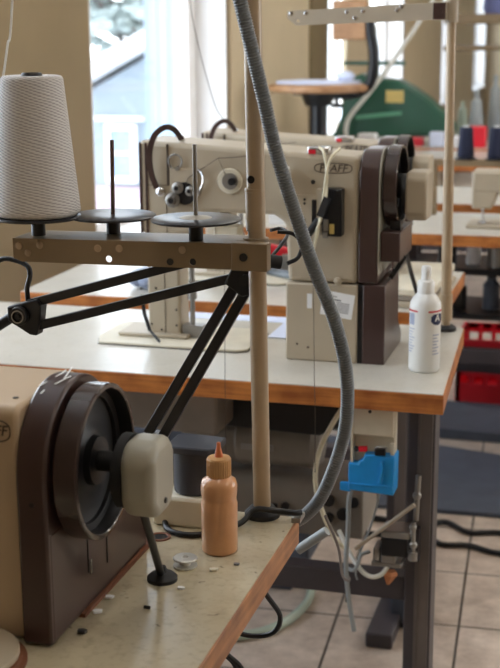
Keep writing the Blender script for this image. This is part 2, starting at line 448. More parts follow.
# added fill lamps shaped as fluorescent battens, unseen above the frame
TUBE = mat_emit('fill_tube', (255,244,226), 4)
FILL_LAMPS = [(-.3,1.1), (1.8,1.1), (-.3,3.6), (1.8,3.6), (-.3,6.4), (1.8,6.4), (-.3,10.), (1.8,10.)]
for k, (x, y) in enumerate(FILL_LAMPS):
    t = thing('fill_lamp', 'added fill lamp on the ceiling, white twin tube batten out of view', 'lamp', (x,y,CEILZ), group='added fill lamps')
    link('housing', MB().box(x-.09, x+.09, y-.62, y+.62, CEILZ-.05, CEILZ), WHITEWALL, t)
    for s in (-1, 1): link('tube', MB().cyl((x+s*.05,y-.6,CEILZ-.07),(x+s*.05,y+.6,CEILZ-.07),.013,n=10), TUBE, t)
    ld = bpy.data.lights.new('fill_light', 'AREA'); ld.shape = 'RECTANGLE'; ld.size = .18; ld.size_y = 1.2
    ld.energy = 4.2; ld.color = (1,.93,.83)
    lo = bpy.data.objects.new('fill_light', ld); COL.objects.link(lo); lo.location = (0,0,-.095); lo.parent = t

# ------------------------------------------------------------------ tables
T = .77
def table(x0, x1, y0, y1, label, xl=None, xr=None, yl=None, under=None, beam=True, edge=WOOD, cut=0., lam=None):
    t = thing('work_table', label, 'table', ((x0+x1)/2,(y0+y1)/2,0), group='sewing work tables')
    link('edge_band', MB().prism([(x0,y0),(x1,y0),(x1-cut,y1),(x0,y1)],'z', T-.034, T-.0012), edge, t, bevel=.0015)
    link('tabletop', MB().prism([(x0+.0015,y0+.0015),(x1-.0015,y0+.0015),(x1-cut-.0015,y1-.0015),(x0+.0015,y1-.0015)],'z', T-.0012, T), lam or LAM, t)
    yl = yl or (y0+y1)/2
    for x in (xl or x0+.08, xr or x1-.06):
        l = link('leg', MB().box(x-.024, x+.024, yl-.03, yl+.03, .03, T-.034), DARKFRAME, t, bevel=.003)
        link('leg_channel', MB().box(x-.005, x+.02, yl-.036, yl-.03, .06, T-.036).box(x-.002, x+.0, yl-.038, yl-.036, .06, T-.05), GREYFRAME, l)
        link('bracket', MB().box(x-.03, x+.032, yl-.06, yl+.1, T-.044, T-.0345).disc_y(x+.015, yl-.06, T-.039, .004, .003, 8), DARKFRAME, t)
        link('foot', MB().box(x-.03, x+.03, y0, yl+.11, 0, .035), DARKFRAME, t, bevel=.004)
    if beam: link('crossbar', MB().box((xl or x0+.08)+.024, (xr or x1-.06)-.024, yl-.02, yl+.02, .340, .385), DARKFRAME, t, bevel=.003)
    return t
TA = table(-1.45, -.347, .86, 1.422, 'cream work table in the foreground with worn orange wooden edge', xl=-1.3, xr=-.43, yl=1.05, lam=LAMA, edge=WOODA)
TB = table(-1.45, -.248, 1.994, 2.478, 'cream work table in the middle carrying the white spray bottle', xl=-1.3, xr=-.30, yl=2.15, cut=.024)
TC = table(-1.283, -.34, 2.59, 3.07, 'cream table directly behind the middle sewing machine', xl=-1.15, xr=-.45)
TD = table(-1.283, .45, 3.63, 4.08, 'long cream table in the third row holding the navy cones', xl=-1.15, xr=.3)
TE = table(-1.283, .45, 4.28, 4.75, 'pale table with orange edge just behind the navy cones', xl=-1.15, xr=.3)
TF = table(-1.66, .3, 5.55, 6.15, 'far table with the wooden stool standing on top of it', xl=-1.5, xr=.2)
TG = table(-1.66, .3, 6.25, 6.95, 'farthest table carrying the big green machine', xl=-1.5, xr=.2)

# ------------------------------------------------------------------ flat-bed sewing machine (near table; a smaller one far right)
def rounded(y0, z0, y1, z1, r, n=8):
    p = [(y0,z0),(y1,z0)]
    for k in range(n+1):
        a = pi/2*k/n; p.append((y1-r*(1-cos(a)), z1-r*(1-sin(a))))
    for k in range(n+1):
        a = pi/2*k/n; p.append((y0+r*(1-sin(a)), z1-r*(1-cos(a))))
    return p
def octo(cy, cz, hy, hz, c):
    return [(cy-hy+c,cz-hz),(cy+hy-c,cz-hz),(cy+hy,cz-hz+c),(cy+hy,cz+hz-c),(cy+hy-c,cz+hz),(cy-hy+c,cz+hz),(cy-hy,cz+hz-c),(cy-hy,cz-hz+c)]

WHEEL_PROF = [(.02,-.012),(.064,-.012),(.0725,-.012),(.0745,-.010),(.0745,.0105),(.0735,.0122),(.0700,.0125),(.0690,.0115),(.0680,-.002),(.061,-.003),(.0605,-.007),(.056,-.008),(.034,-.008),(.030,-.004),(.024,-.003),(.023,.004),(.0,.004)]
def handwheel(t, x, y, z, s=1.):
    wh = link('handwheel', MB().lathe([(r*s,h) for r, h in WHEEL_PROF[:8]], (x,y,z), (1,0,0), 72, cap=False), WHEEL, t, sharp=28)
    link('wheel_dish', MB().lathe([(r*s,h) for r, h in WHEEL_PROF[7:]], (x,y,z), (1,0,0), 64, cap=False), WHEELIN, wh, sharp=50)
    return wh

def flatbed(label, loc=None, scale=1., TAN=TAN):
    t = thing('sewing_machine', label, 'sewing machine', (-.6,1.11,T), loc)
    t.scale = (scale,)*3
    link('arm', MB().box(-.98, -.60, 1.045, 1.175, .915, 1.004), TAN, t, bevel=.012, seg=3)
    link('column', MB().prism(rounded(1.040,T+.001,1.185,1.006,.012), 'x', -.68, -.525), TAN, t, bevel=.004)
    link('head', MB().prism([(-.98,.85),(-.90,.85),(-.88,.9),(-.88,1.002),(-.98,1.002)], 'y', 1.047, 1.172), TAN, t, bevel=.008)
    link('needle_bar', MB().cyl((-.94,1.11,.80),(-.94,1.11,.86),.004).cyl((-.94,1.11,.778),(-.94,1.11,.81),.001), CHROME, t)
    link('presser_foot', MB().cyl((-.94,1.13,.79),(-.94,1.13,.86),.004).box(-.955,-.925,1.085,1.135,.784,.79), CHROME, t)
    link('bed', MB().box(-1.0, -.56, 1.05, 1.24, T, .783), TAN, t, bevel=.003)
    link('base_housing', MB().prism([(1.034,T+.003),(1.29,T+.003),(1.29,.868),(1.2,.885),(1.034,.885)], 'x', -.524, -.494), BROWN, t, bevel=.003)
    link('base_board', MB().box(-.57, -.490, 1.10, 1.305, T, T+.004), OILB, t)
    link('end_cover', MB().prism(rounded(1.03,T+.002,1.20,1.0185,.084,14), 'x', -.525, -.4945), BROWN, t, bevel=.003)
    link('screw', MB().disc_y(-.509,1.03,.915,.0025,.0006,10), BLACK, t)
    handwheel(t, -.4785, 1.113, .9345, 1.04)
    link('shaft', MB().cyl((-.4945,1.113,.9345),(-.4365,1.113,.9345),.010).cyl((-.446,1.106,.93),(-.436,1.106,.93),.037), mat('shaft_black', (14,14,18), .7), t)
    sy = link('synchronizer', MB().prism(octo(1.100,.929,.032,.0385,.015), 'x', -.4365, -.4015), SYNCB, t, bevel=.009, seg=4)
    link('screw', MB().cyl((-.4015,1.10,.905),(-.4003,1.10,.905),.003,n=10), BLACK, sy)
    link('stay_rod', MB().cyl((-.43,1.112,.888),(-.446,1.203,.778),.0042), BLACK, t)
    link('rod_foot', MB().lathe([(.0165,0),(.0165,.004),(.012,.008),(.006,.010),(.004,.016)], (-.446,1.207,T), n=28), RUBBER, t)
    for a_, b_, c_, d_ in ((1.17,1.172,.80,.862),(1.12,1.122,.81,.85)): link('vent_slot', MB().box(-.494,-.4932,a_,b_,c_,d_), BLACK, t)
    link('slot_highlight', MB().box(-.494,-.4930,1.125,1.129,.806,.822), CHROME, t)  # bright sliver standing for the highlight at the slot
    link('logo', MB().ring_y(-.553,1.0398,.982,.0215,.0115,.0014,.0004).text_y('PFAFF', -.553,1.0397,.982,.0145,.2,.035), LOGO, t)
    link('screw', MB().cyl((-.540,1.07,1.0055),(-.540,1.07,1.0066),.003,n=10), BLACK, t)
    pl = link('bed_plate', MB().cyl((-.567,.982,T+.006),(-.567,.982,T+.012),.056,n=48), BEIGE, t, bevel=.001)
    link('plate_layers', MB().cyl((-.565,.980,T),(-.565,.980,T+.003),.062,n=48).cyl((-.566,.981,T+.003),(-.566,.981,T+.006),.058,n=48), OILB, pl)
    return t
flatbed('tan sewing machine at the lower left with large dark dished handwheel')
flatbed('beige sewing machine at the right edge in the third row', loc=(-.13,3.80,T), scale=.72, TAN=BEIGE)
# clear film torn on the near machine's cover
fl = MB()
for xa, ya, xb, yb in ((-.522,1.085,-.512,1.125),(-.516,1.075,-.514,1.13),(-.508,1.09,-.500,1.11),(-.503,1.10,-.512,1.14)):
    zz = lambda q: 1.0187+.0012-max(0,(1.114-q))**2*6
    fl.bar((xa,ya,zz(ya)),(xb,yb,zz(yb)),.0016,.0006,up=(0,0,1))
single('plastic_film_scrap', fl, WHITEPL, (-.515,1.1,1.02), 'white torn film scrap stuck on top of the near brown machine cover', 'film')

# ------------------------------------------------------------------ post-bed sewing machine (middle table and the one behind it)
def postbed(label, loc=None, dz=0., detail=True, lz=0.):
    """dz lowers everything above the pedestal and the post"""
    t = thing('post_bed_sewing_machine', label, 'sewing machine', (-.6,2.23,T), loc, group='post bed sewing machines')
    Zt = lambda z: z+dz
    bpl = [(-.935,2.215),(-.92,2.175),(-.65,2.172),(-.632,2.185),(-.632,2.33),(-.66,2.345),(-.92,2.345),(-.935,2.33)]
    b = link('base_plate', MB().prism(bpl,'z',T,T+.006), CREAM, t, bevel=.002)
    link('plate_gap', MB().prism([(x+(.0012 if x>-.78 else -.0012), y+(.0012 if y>2.25 else -.0012)) for x, y in bpl],'z',T,T+.0012), BLACK, b)
    p = link('post', MB().box(-.842, -.778, 2.235, 2.292, T+.006, Zt(.985)), BEIGE, t, bevel=.004)
    link('post_seam', MB().box(-.808,-.8068,2.2342,2.235,T+.01,Zt(.97)), LOGO, p)
    s = MB()
    for x, z in ((-.835,.80),(-.785,.80),(-.785,.83),(-.785,.87),(-.825,.87),(-.815,.79)): s.disc_y(x,2.235,Zt(z) if z>.82 else z,.0022,.001,8)
    link('screw', s, BLACK, p)
    link('post_foot', MB().box(-.90, -.76, 2.222, 2.31, T+.006, T+.014), BEIGE, t, bevel=.003)
    link('presser_rod', MB().cyl((-.758,2.25,T+.03),(-.758,2.25,Zt(.99)),.005).cyl((-.758,2.25,.85),(-.758,2.25,.875),.009).box(-.775,-.735,2.24,2.265,T+.006,T+.03), STEEL, t)
    # the cast head: needle head at the left, arm, column at the right
    arm = [(-.823,Zt(.985)),(-.735,Zt(.985)),(-.715,Zt(1.0)),(-.70,Zt(1.028)),(-.575,Zt(1.028)),(-.553,Zt(1.015)),(-.548,Zt(.912)),(-.4235,Zt(.912)),(-.4235,Zt(1.132)),(-.60,Zt(1.142)),(-.823,Zt(1.154))]
    a = link('arm', MB().prism(arm,'y',2.155,2.275), BEIGE, t, bevel=.009, seg=3)
    st = MB()
    for x in (-.8215,-.8105): st.box(x,x+.0045,2.1535,2.1555,Zt(.988),Zt(1.150))
    st.box(-.8235,-.8225,2.16,2.27,Zt(.988),Zt(1.150))
    link('faceplate_trim', st, BROWN, a)
    link('faceplate_seam', MB().box(-.8055,-.766,2.1543,2.1552,Zt(1.0745),Zt(1.0755)).box(-.7695,-.7655,2.1535,2.1552,Zt(1.075),Zt(1.148)).box(-.772,-.771,2.1543,2.1552,Zt(.99),Zt(1.06)), LOGO, a)
    link('pedestal', MB().box(-.551, -.4225, 2.152, 2.31, T, Zt(.9105)), BEIGE, t, bevel=.003)
    # brown end housing
    link('end_cover', MB().prism(rounded(2.153,Zt(.915),2.31,Zt(1.143),.05,10), 'x', -.4225, -.388), BROWN, t, bevel=.003)
    link('cover_trim', MB().prism(rounded(2.1525,Zt(.93),2.3105,Zt(1.1435),.05,10), 'x', -.388, -.3865), SYNCB, t)
    link('belt_guard', MB().box(-.386,-.352,2.165,2.30,Zt(.952),Zt(1.004)), BROWN, t, bevel=.002)
    link('column_cover', MB().prism([(2.154,T),(2.335,T),(2.335,T+.022),(2.30,T+.05),(2.295,Zt(.912)),(2.154,Zt(.912))], 'x', -.4135, -.374), BROWN, t, bevel=.002)
    link('cover_gap', MB().box(-.4225,-.4135,2.156,2.29,T,Zt(.912)), BLACK, t)
    link('tag', MB().box(-.3845,-.378,2.298,2.300,.880,.928) if detail else MB().box(-.3845,-.380,2.298,2.300,.90,.92), PAPER, t)
    link('brace', MB().bar((-.372,2.20,Zt(.918)),(-.352,2.22,Zt(.952)),.008,.02), BLACK, t)
    handwheel(t, -.372, 2.232, Zt(1.0765), .95)
    link('shaft', MB().cyl((-.386,2.232,Zt(1.0765)),(-.349,2.232,Zt(1.0765)),.022).cyl((-.357,2.232,Zt(1.062)),(-.349,2.232,Zt(1.062)),.036), BLACK, t)
    sy = link('synchronizer', MB().prism(octo(2.232,Zt(1.062),.042,.042,.012), 'x', -.349, -.312), BEIGE, t, bevel=.004)
    link('connector', MB().box(-.374,-.356,2.19,2.21,Zt(.995),Zt(1.02)).cyl((-.365,2.20,Zt(1.02)),(-.365,2.20,Zt(1.045)),.005), BLACK, sy)
    # logo
    link('logo', MB().ring_y(-.468,2.155,Zt(1.1125)+lz,.0335,.0092,.0016,.0005).text_y('PFAFF',-.468,2.1546,Zt(1.1120)+lz,.0175,.15,.050), LOGO, a)
    # front fittings
    link('thread', MB().tube([(-.738,2.150,Zt(1.066)),(-.728,2.149,Zt(1.09)),(-.672,2.149,Zt(1.126)),(-.655,2.150,Zt(1.088))],.0007,5,smooth=False).tube([(-.672,2.149,Zt(1.126)),(-.64,2.149,Zt(1.128)),(-.60,2.15,Zt(1.134))],.0007,5,smooth=False), LOGO, a)
    td = link('tension_dial', MB().disc_y(-.652,2.155,Zt(1.086),.0225,.004,32), CREAM, a, bevel=.001)
    link('dial_knob', MB().disc_y(-.651,2.151,Zt(1.086),.0145,.003,28), STEEL, td)
    link('dial_nut', MB().disc_y(-.646,2.148,Zt(1.086),.0065,.008,20), BLACK, td)
    tp = link('tension_plate', MB().box(-.763,-.712,2.151,2.155,Zt(1.062),Zt(1.106)), BEIGE, a, bevel=.001)
    for x, z, r, dpt in ((-.747,1.072,.0105,.014),(-.724,1.067,.009,.012),(-.757,1.050,.0135,.016)):
        k = link('tension_knob', MB().lathe([(r*.75,0),(r,.003),(r,.007),(r*.6,.009),(r*.55,dpt),(r*.2,dpt)],(x,2.152,Zt(z)),(0,-1,0),24), STEEL, tp)
        link('knob_cap', MB().disc_y(x,2.152-dpt,Zt(z),r*.35,.001,12), BLACK, k)
    link('tension_bracket', MB().disc_y(-.735,2.1515,Zt(1.062),.020,.003,20), BLACK, tp)
    link('thread_hook', MB().tube([(-.752+.0125*cos(q),2.150,Zt(1.118)+.0125*sin(q)) for q in [radians(v) for v in range(-60,250,25)]],.0016,8).cyl((-.748,2.156,Zt(1.106)),(-.748,2.147,Zt(1.106)),.004), STEEL, a)
    link('guard_strip', MB().tube([(-.710,2.150,Zt(1.06)),(-.700,2.148,Zt(1.085)),(-.704,2.15,Zt(1.10)),(-.715,2.152,Zt(1.105))],.002,8), CHROME, a)
    # bent take-up guard, standing proud of the needle head
    lv = MB()
    pts = [(-.787,2.148,1.070),(-.795,2.142,1.10),(-.795,2.138,1.135),(-.785,2.140,1.165),(-.768,2.150,1.178),(-.757,2.165,1.172),(-.748,2.175,1.155)]
    pts = [Vector((x,y,Zt(z))) for x, y, z in pts]
    ex = [pts[0]*2-pts[1]] + pts + [pts[-1]*2-pts[-2]]; fine = []
    for a_, b_, c_, d_ in zip(ex, ex[1:], ex[2:], ex[3:]):
        for q in (0,.25,.5,.75): fine.append(.5*((2*b_)+(c_-a_)*q+(2*a_-5*b_+4*c_-d_)*q*q+(3*b_-a_-3*c_+d_)*q**3))
    pts = fine + [pts[-1]]
    for q0, q1 in zip(pts, pts[1:]): lv.bar(q0, q1+(q1-q0)*.08, .010, .003, up=(0,1,0))
    link('take_up_guard', lv, BROWN, a)
    link('needle_clamp', MB().lathe([(.004,0),(.008,.003),(.008,.010),(.004,.013)],(-.780,2.156,Zt(1.064)),(0,-1,0),16), CHROME, a)
    link('oil_cap', MB().sphere((-.748,2.18,Zt(1.156)),.006,2), CHROME, a)
    link('terminal_block', MB().box(-.690,-.645,2.175,2.21,Zt(.978),Zt(1.002)), CREAM, t, bevel=.002)
    link('terminal_post', MB().box(-.68,-.668,2.18,2.20,Zt(1.0015),Zt(1.03)), BLACK, t)
    link('looper', MB().box(-.80,-.752,2.20,2.23,Zt(.973),Zt(.987)), BLACK, t)
    link('needle_bar', MB().cyl((-.80,2.22,Zt(.94)),(-.80,2.22,Zt(.99)),.004), CHROME, t)
    # sensor on the top edge
    sn = link('thread_sensor', MB().box(-.515,-.475,2.158,2.185,Zt(1.134),Zt(1.148)), CHROME, a, bevel=.003)
    link('sensor_lamp', MB().box(-.512,-.500,2.156,2.158,Zt(1.136),Zt(1.143)), RED, sn)
    # slot plate and switch block
    sp = link('slot_plate', MB().box(-.529,-.489,2.151,2.155,Zt(1.012),Zt(1.066)), BEIGE, a, bevel=.001)
    link('slot', MB().box(-.504,-.496,2.1495,2.1515,Zt(1.016),Zt(1.058)), BLACK, sp)
    link('screw', MB().disc_y(-.517,2.151,Zt(1.058),.0024,.001,8).disc_y(-.517,2.151,Zt(1.051),.0024,.001,8).disc_y(-.518,2.151,Zt(1.022),.0024,.001,8).disc_y(-.503,2.155,Zt(1.088),.004,.001,12), BLACK, a)
    if detail:
        sb = link('switch_block', MB().box(-.482,-.447,2.130,2.155,Zt(.998),Zt(1.080)), BLACKGL, t, bevel=.003)
        link('latch_frame', MB().box(-.492,-.484,2.14,2.155,Zt(1.0),Zt(1.078)), BEIGE, sb)
        link('lever', MB().bar((-.470,2.122,Zt(1.066)),(-.482,2.118,Zt(1.034)),.012,.012), RUBBER, sb)
        link('block_label', MB().box(-.468,-.460,2.1285,2.130,Zt(1.003),Zt(1.020)), LABELPK, sb)
        link('block_stud', MB().box(-.478,-.470,2.125,2.130,Zt(1.008),Zt(1.028)).box(-.479,-.471,2.124,2.132,Zt(.996),Zt(1.006)), STEEL, sb)
        link('plug', MB().cyl((-.487,2.135,Zt(1.025)),(-.512,2.120,Zt(.992)),.0075,.0065), RUBBER, t)
        link('lead', MB().tube([(-.492,2.152,Zt(1.148)),(-.480,2.135,Zt(1.14)),(-.472,2.125,Zt(1.10)),(-.474,2.118,Zt(1.05)),(-.488,2.12,Zt(1.01)),(-.496,2.14,Zt(.985))],.0024,8).tube([(-.458,2.160,Zt(1.146)),(-.470,2.13,Zt(1.125)),(-.478,2.12,Zt(1.06)),(-.488,2.122,Zt(1.0)),(-.502,2.15,Zt(.965))],.0024,8), CREAMCAB, t)
        # paper sticker with printed lines
        M = Matrix.Translation((-.456,2.1516,.8755)) @ Matrix.Rotation(radians(8),4,'Y')
        sk = link('paper_sticker', MB().box(-.030,.027,-.0004,.0002,-.023,.021,M), PAPER, t)
        pr = MB()
        for k in range(7): pr.box(-.004+.002*(k%2),.02,-.0006,-.0004,.004-.0028*k-.0012,.004-.0028*k,M)
        pr.box(-.016,-.004,-.0006,-.0004,.012,.0135,M).box(-.012,.004,-.0006,-.0004,.006,.0085,M)
        link('print_lines', pr, GREYPRINT, sk)
        link('tape_piece', MB().box(-.512,-.503,2.1512,2.152,.866,.892), PAPER, t)
        link('lug', MB().lathe([(.007,0),(.007,.004),(.003,.006)],(-.457,2.152,.917),(0,-1,0),16), BEIGE, t)
        link('plate_highlight', MB().prism([(2.12,1.075),(2.14,1.06),(2.152,1.075),(2.152,1.108),(2.14,1.116),(2.125,1.11)],'x',-.553,-.541), WHITEPL, t, bevel=.002)  # added white piece standing for the highlight on the rounded plate
        link('screw', MB().disc_y(-.53,2.152,.80,.0022,.001,8).disc_y(-.51,2.152,.795,.0022,.001,8), LOGO, t)
    return t
postbed('beige post bed sewing machine on the middle table with a paper sticker on its base')
PC = postbed('beige post bed sewing machine directly behind the middle one, mostly hidden', loc=(-.6-.085,2.23+.62,T), dz=-.034, detail=False, lz=.008)

# ------------------------------------------------------------------ thread stand on the near table
sa = thing('thread_stand', 'near beige thread stand with three dark discs on a pierced bar', 'thread stand', (-.392,1.415,T))
PX0, PX1 = -.3915, -.4005
pole = link('pole', MB().cyl((PX0,1.415,T),(PX1-.007,1.415,1.80),.0104).cyl((-.3978,1.415,1.12),(-.3989,1.415,1.165),.0113).cyl((-.3989,1.415,1.166),(-.399,1.415,1.169),.0117), POLE, sa)
link('screw_hole', MB().disc_y(-.4005,1.405,1.180,.0045,.001,14), BLACK, pole)
link('foot_grommet', MB().lathe([(.0215,0),(.0215,.005),(.017,.009),(.015,.012),(.0108,.013)],(PX0,1.415,T),n=32), RUBBER, sa)
outer = [(-.6925,1.1045),(-.418,1.109),(-.418,1.0785),(-.681,1.0765),(-.6925,1.0805)]
bar = link('bar', MB().plate(outer, [(-.5695,1.0845,.0042),(-.4655,1.0855,.0042)], 1.385, 1.387).prism([(-.6925,1.1025),(-.418,1.107),(-.418,1.109),(-.6925,1.1045)],'y',1.387,1.448), PLATE, sa)
for x, z in ((-.6845,1.0955),(-.673,1.0875),(-.657,1.0975),(-.583,1.0965),(-.556,1.0975),(-.478,1.099)): link('rivet', MB().lathe([(.0046,0),(.0042,.001),(.002,.0018)],(x,1.385,z),(0,-1,0),14), RIVET, bar)
link('dark_hole', MB().disc_y(-.493,1.3851,1.0845,.0042,.0006,14), BLACK, bar)
cl = link('clamp', MB().box(-.4185,-.376,1.383,1.40,1.078,1.110).cyl((-.397,1.415,1.075),(-.398,1.415,1.112),.0150).box(-.418,-.40,1.40,1.447,1.078,1.110), PLATE, sa, bevel=.001)
link('clamp_screw', MB().disc_y(-.4035,1.383,1.094,.0048,.002,14), BLACK, cl)
link('rear_knob', MB().cyl((-.388,1.428,1.083),(-.374,1.436,1.080),.008), RUBBER, cl)
DISCS = [(-.666,1.402,1.130,.0525),(-.5835,1.437,1.129,.0525),(-.4665,1.402,1.1335,.0525)]
for k, (x, y, z, r) in enumerate(DISCS):
    d = link('spool_disc', MB().lathe([(r-.001,-.0028),(r,-.0015),(r,-.0005),(r-.002,.0008),(.02,.0012),(.0,.0012)],(x,y,z),n=56), DISC, sa, sharp=50)
    link('disc_stem', MB().cyl((x,y,1.1065),(x,y,z-.002),.0085).cyl((x,y,z-.008),(x,y,z-.002),.012), BLACK, d)
    if k: link('spindle', MB().cyl((x,y,z),(x+(.0015 if k==1 else 0),y,1.219),.0026,n=12), PIN if k == 1 else STEEL, d)
    if k == 2: link('disc_collar', MB().lathe([(.019,.0012),(.017,.002),(.004,.004)],(x,y,z),n=24), DISCTOP, d)
    if k == 0: link('spindle', MB().cyl((x,y,z),(x,y,1.22),.0026,n=12), PIN, d)
link('guide_arm', MB().box(-.72,-.40,1.41,1.42,1.70,1.72), PLATE, sa)
# the big cone of white thread
cx, cy, cz = DISCS[0][:3]
tc_ = thing('thread_cone', 'large cone of white thread on the left disc of the near stand', 'thread cone', (cx,cy,cz+.0015))
n = 24; z0, h = cz+.0015, .164
prof = [(.030,0),(.047,0),(.0505,.003)] + [(.0515-.0150*k/n, .006+(h-.010)*k/n) for k in range(n+1)] + [(.0345,h-.001),(.030,h),(.011,h-.001)]
link('yarn', MB().lathe(prof,(cx,cy,z0),n=72,cap=False), YARN, tc_, sharp=70)
link('cone_core', MB().lathe([(.0,.02),(.012,.02),(.0125,h+.001),(.011,h+.003),(.0085,h+.003),(.008,h-.01),(.0,h-.01)],(cx,cy,z0),n=28,cap=False), BLACK, tc_)
single('thread_strand', MB().tube([(cx-.0345,cy-.004,z0+h-.0015),(-.6945,1.401,1.33),(-.6893,1.408,1.3788),(-.660,1.414,1.715)],.0015,6), WHITEPL, (cx-.03,cy,1.35), 'white thread rising from the top of the large cone', 'thread')

# ------------------------------------------------------------------ articulated lamp behind the stand
LY = 1.468
la = thing('desk_lamp', 'black articulated lamp arm with paired bars on the near table', 'lamp', (-.545,1.41,T))
link('base_clamp', MB().box(-.575,-.525,1.36,1.475,T,T+.008).box(-.565,-.535,1.455,1.485,T-.05,T+.075).box(-.575,-.525,1.40,1.475,T-.055,T-.047).cyl((-.55,1.41,T-.047),(-.55,1.41,T-.0345),.008), BLACKGL, la, bevel=.002)
def off(p, dy=0): return (p[0], LY+dy, p[1])
link('lower_bar', MB().bar(off((-.557,.845)),off((-.4335,1.052)),.0125,.010), BLACKGL, la, bevel=.001)
link('lower_bar', MB().bar(off((-.539,.84),.004),off((-.4185,1.050),.004),.0125,.010), BLACKGL, la, bevel=.001)
link('elbow', MB().prism([(-.452,1.046),(-.43,1.030),(-.41,1.036),(-.405,1.055),(-.41,1.098),(-.425,1.104),(-.44,1.07)],'y',LY-.006,LY+.010), BLACKGL, la, bevel=.002)
link('elbow_knob', MB().disc_y(-.424,LY-.006,1.052,.007,.006,16), BLACK, la)
link('upper_bar', MB().bar(off((-.714,1.006)),off((-.418,1.093)),.0115,.010), BLACKGL, la, bevel=.001)
link('upper_bar', MB().bar(off((-.706,.977)),off((-.423,1.058)),.0115,.010), BLACKGL, la, bevel=.001)
jn = link('joint', MB().prism([(-.742,1.002),(-.728,1.006),(-.700,1.014),(-.694,1.006),(-.697,.985),(-.702,.966),(-.712,.967),(-.742,.984)],'y',LY-.010,LY+.010), BLACKGL, la, bevel=.002)
link('joint_knob', MB().lathe([(.0115,0),(.0125,.004),(.0115,.009),(.007,.009),(.006,.006),(.003,.006),(.003,.010)],(-.723,LY-.010,.992),(0,-1,0),24), BLACK, jn)
link('joint_ring', MB().lathe([(.0085,.0092),(.0085,.0100),(.007,.0100)],(-.723,LY-.010,.992),(0,-1,0),24,cap=False), STEEL, jn)
link('lamp_neck', MB().cyl((-.735,LY,.990),(-.775,LY,.965),.007), BLACKGL, la)
link('lamp_shade', MB().lathe([(.015,0),(.03,.015),(.055,.06),(.07,.085),(.068,.085),(.05,.055),(.028,.018)],(-.790,LY-.01,.975),(-.35,-.25,-.9),32,cap=False), BLACKGL, la)
link('cable', MB().tube([(-.7165,LY,1.010),(-.7150,LY-.004,1.027),(-.7095,LY-.006,1.042),(-.712,LY-.004,1.054),(-.728,LY,1.0605),(-.754,LY,1.0605),(-.785,LY,1.03),(-.79,LY-.01,.978)],.0034,10), BLACK, la)

# ------------------------------------------------------------------ things on the near table
bt = thing('oil_bottle', 'orange squeeze bottle with ribbed cap on the near table', 'bottle', (-.41,1.300,T))
link('body', MB().lathe([(.0,.0),(.0185,0),(.0205,.003),(.0206,.058),(.0196,.0615),(.0196,.065),(.0203,.069),(.0206,.074),(.0206,.079),(.0190,.085),(.0140,.0885),(.0125,.090)],(-.41,1.300,T),n=48,cap=False), ORANGE, bt, sharp=60)
capm = MB()
m_ = 36
capm.lathe([(.0128,.0895),(.0133,.091),(.0133,.110),(.0125,.1115),(.0045,.1125)],(-.41,1.300,T),n=m_)
for v in capm.bm.verts:
    pass
link('cap', capm, ORANGECAP, bt)
ribs = MB()
for k in range(30):
    a = 2*pi*k/30; ribs.cyl((-.41+.0131*cos(a),1.3+.0131*sin(a),T+.0905),(-.41+.0131*cos(a),1.3+.0131*sin(a),T+.1095),.0009,n=6)
link('cap_ribs', ribs, ORANGECAP, bt)
link('nozzle', MB().lathe([(.0050,.112),(.0044,.116),(.0028,.122),(.0022,.1285),(.0012,.1292),(.0,.1292)],(-.41,1.3,T),n=20,cap=False), NOZZLE, bt)
single('bobbin', MB().lathe([(.0025,0),(.0125,0),(.0135,.001),(.0135,.0022),(.0065,.003),(.0065,.0085),(.0135,.0093),(.0135,.0103),(.0125,.0112),(.004,.0114),(.003,.009),(.0,.009)],(-.4335,1.247,T),n=36,cap=False), mat('bobbin_steel',(222,222,218),.38,metal=.6), (-.4335,1.247,T), 'shiny steel bobbin lying beside the black rod foot on the near table', 'bobbin', sharp=30)
eb = thing('transformer', 'black capped cream transformer block behind the orange bottle', 'transformer', (-.462,1.375,T))
link('base_block', MB().prism([(-.511,T),(-.424,T),(-.424,T+.028),(-.437,T+.037),(-.49,T+.037),(-.511,T+.024)],'y',1.352,1.418), CREAM, eb, bevel=.004)
link('cap', MB().lathe([(.026,0),(.026,.055)],(-.4665,1.386,T+.037),n=36).prism([(-.495,1.360),(-.488,1.356),(-.440,1.356),(-.434,1.362),(-.434,1.408),(-.49,1.412),(-.495,1.405)],'z',T+.090,T+.099), mat('charcoal_cap', (58,61,72), .5), eb, bevel=.002)
single('power_cable', MB().tube([(-.516,1.400,T+.012),(-.500,1.365,T+.006),(-.484,1.335,T+.0036),(-.455,1.325,T+.0036),(-.425,1.345,T+.0036),(-.405,1.375,T+.006),(-.395,1.392,T+.016),(-.37,1.395,T+.016),(-.350,1.404,T+.012),(-.343,1.412,T+.010)],.0036,10), BLACK, (-.45,1.36,T), 'black cable looping from the transformer round the pole foot', 'cable')
single('cable_clip', MB().box(-.352,-.341,1.402,1.426,T,T+.006), STEEL, (-.347,1.414,T), 'small grey clip on the rear right corner of the near table', 'clip')
single('table_cutout_ring', MB().lathe([(.013,0),(.013,.0015),(.010,.0015),(.009,.0004)],(-.489,1.318,T),n=30,cap=False), OILB, (-.489,1.318,T), 'brown rimmed hole in the near table behind the stay rod', 'hole rim')
single('hole_shade', MB().cyl((-.489,1.318,T+.0001),(-.489,1.318,T+.0006),.0095), BLACK, (-.489,1.318,T), 'dark disc standing for the shade inside the brown hole rim on the near table', 'plug')  # black disc paints the shade inside the hole
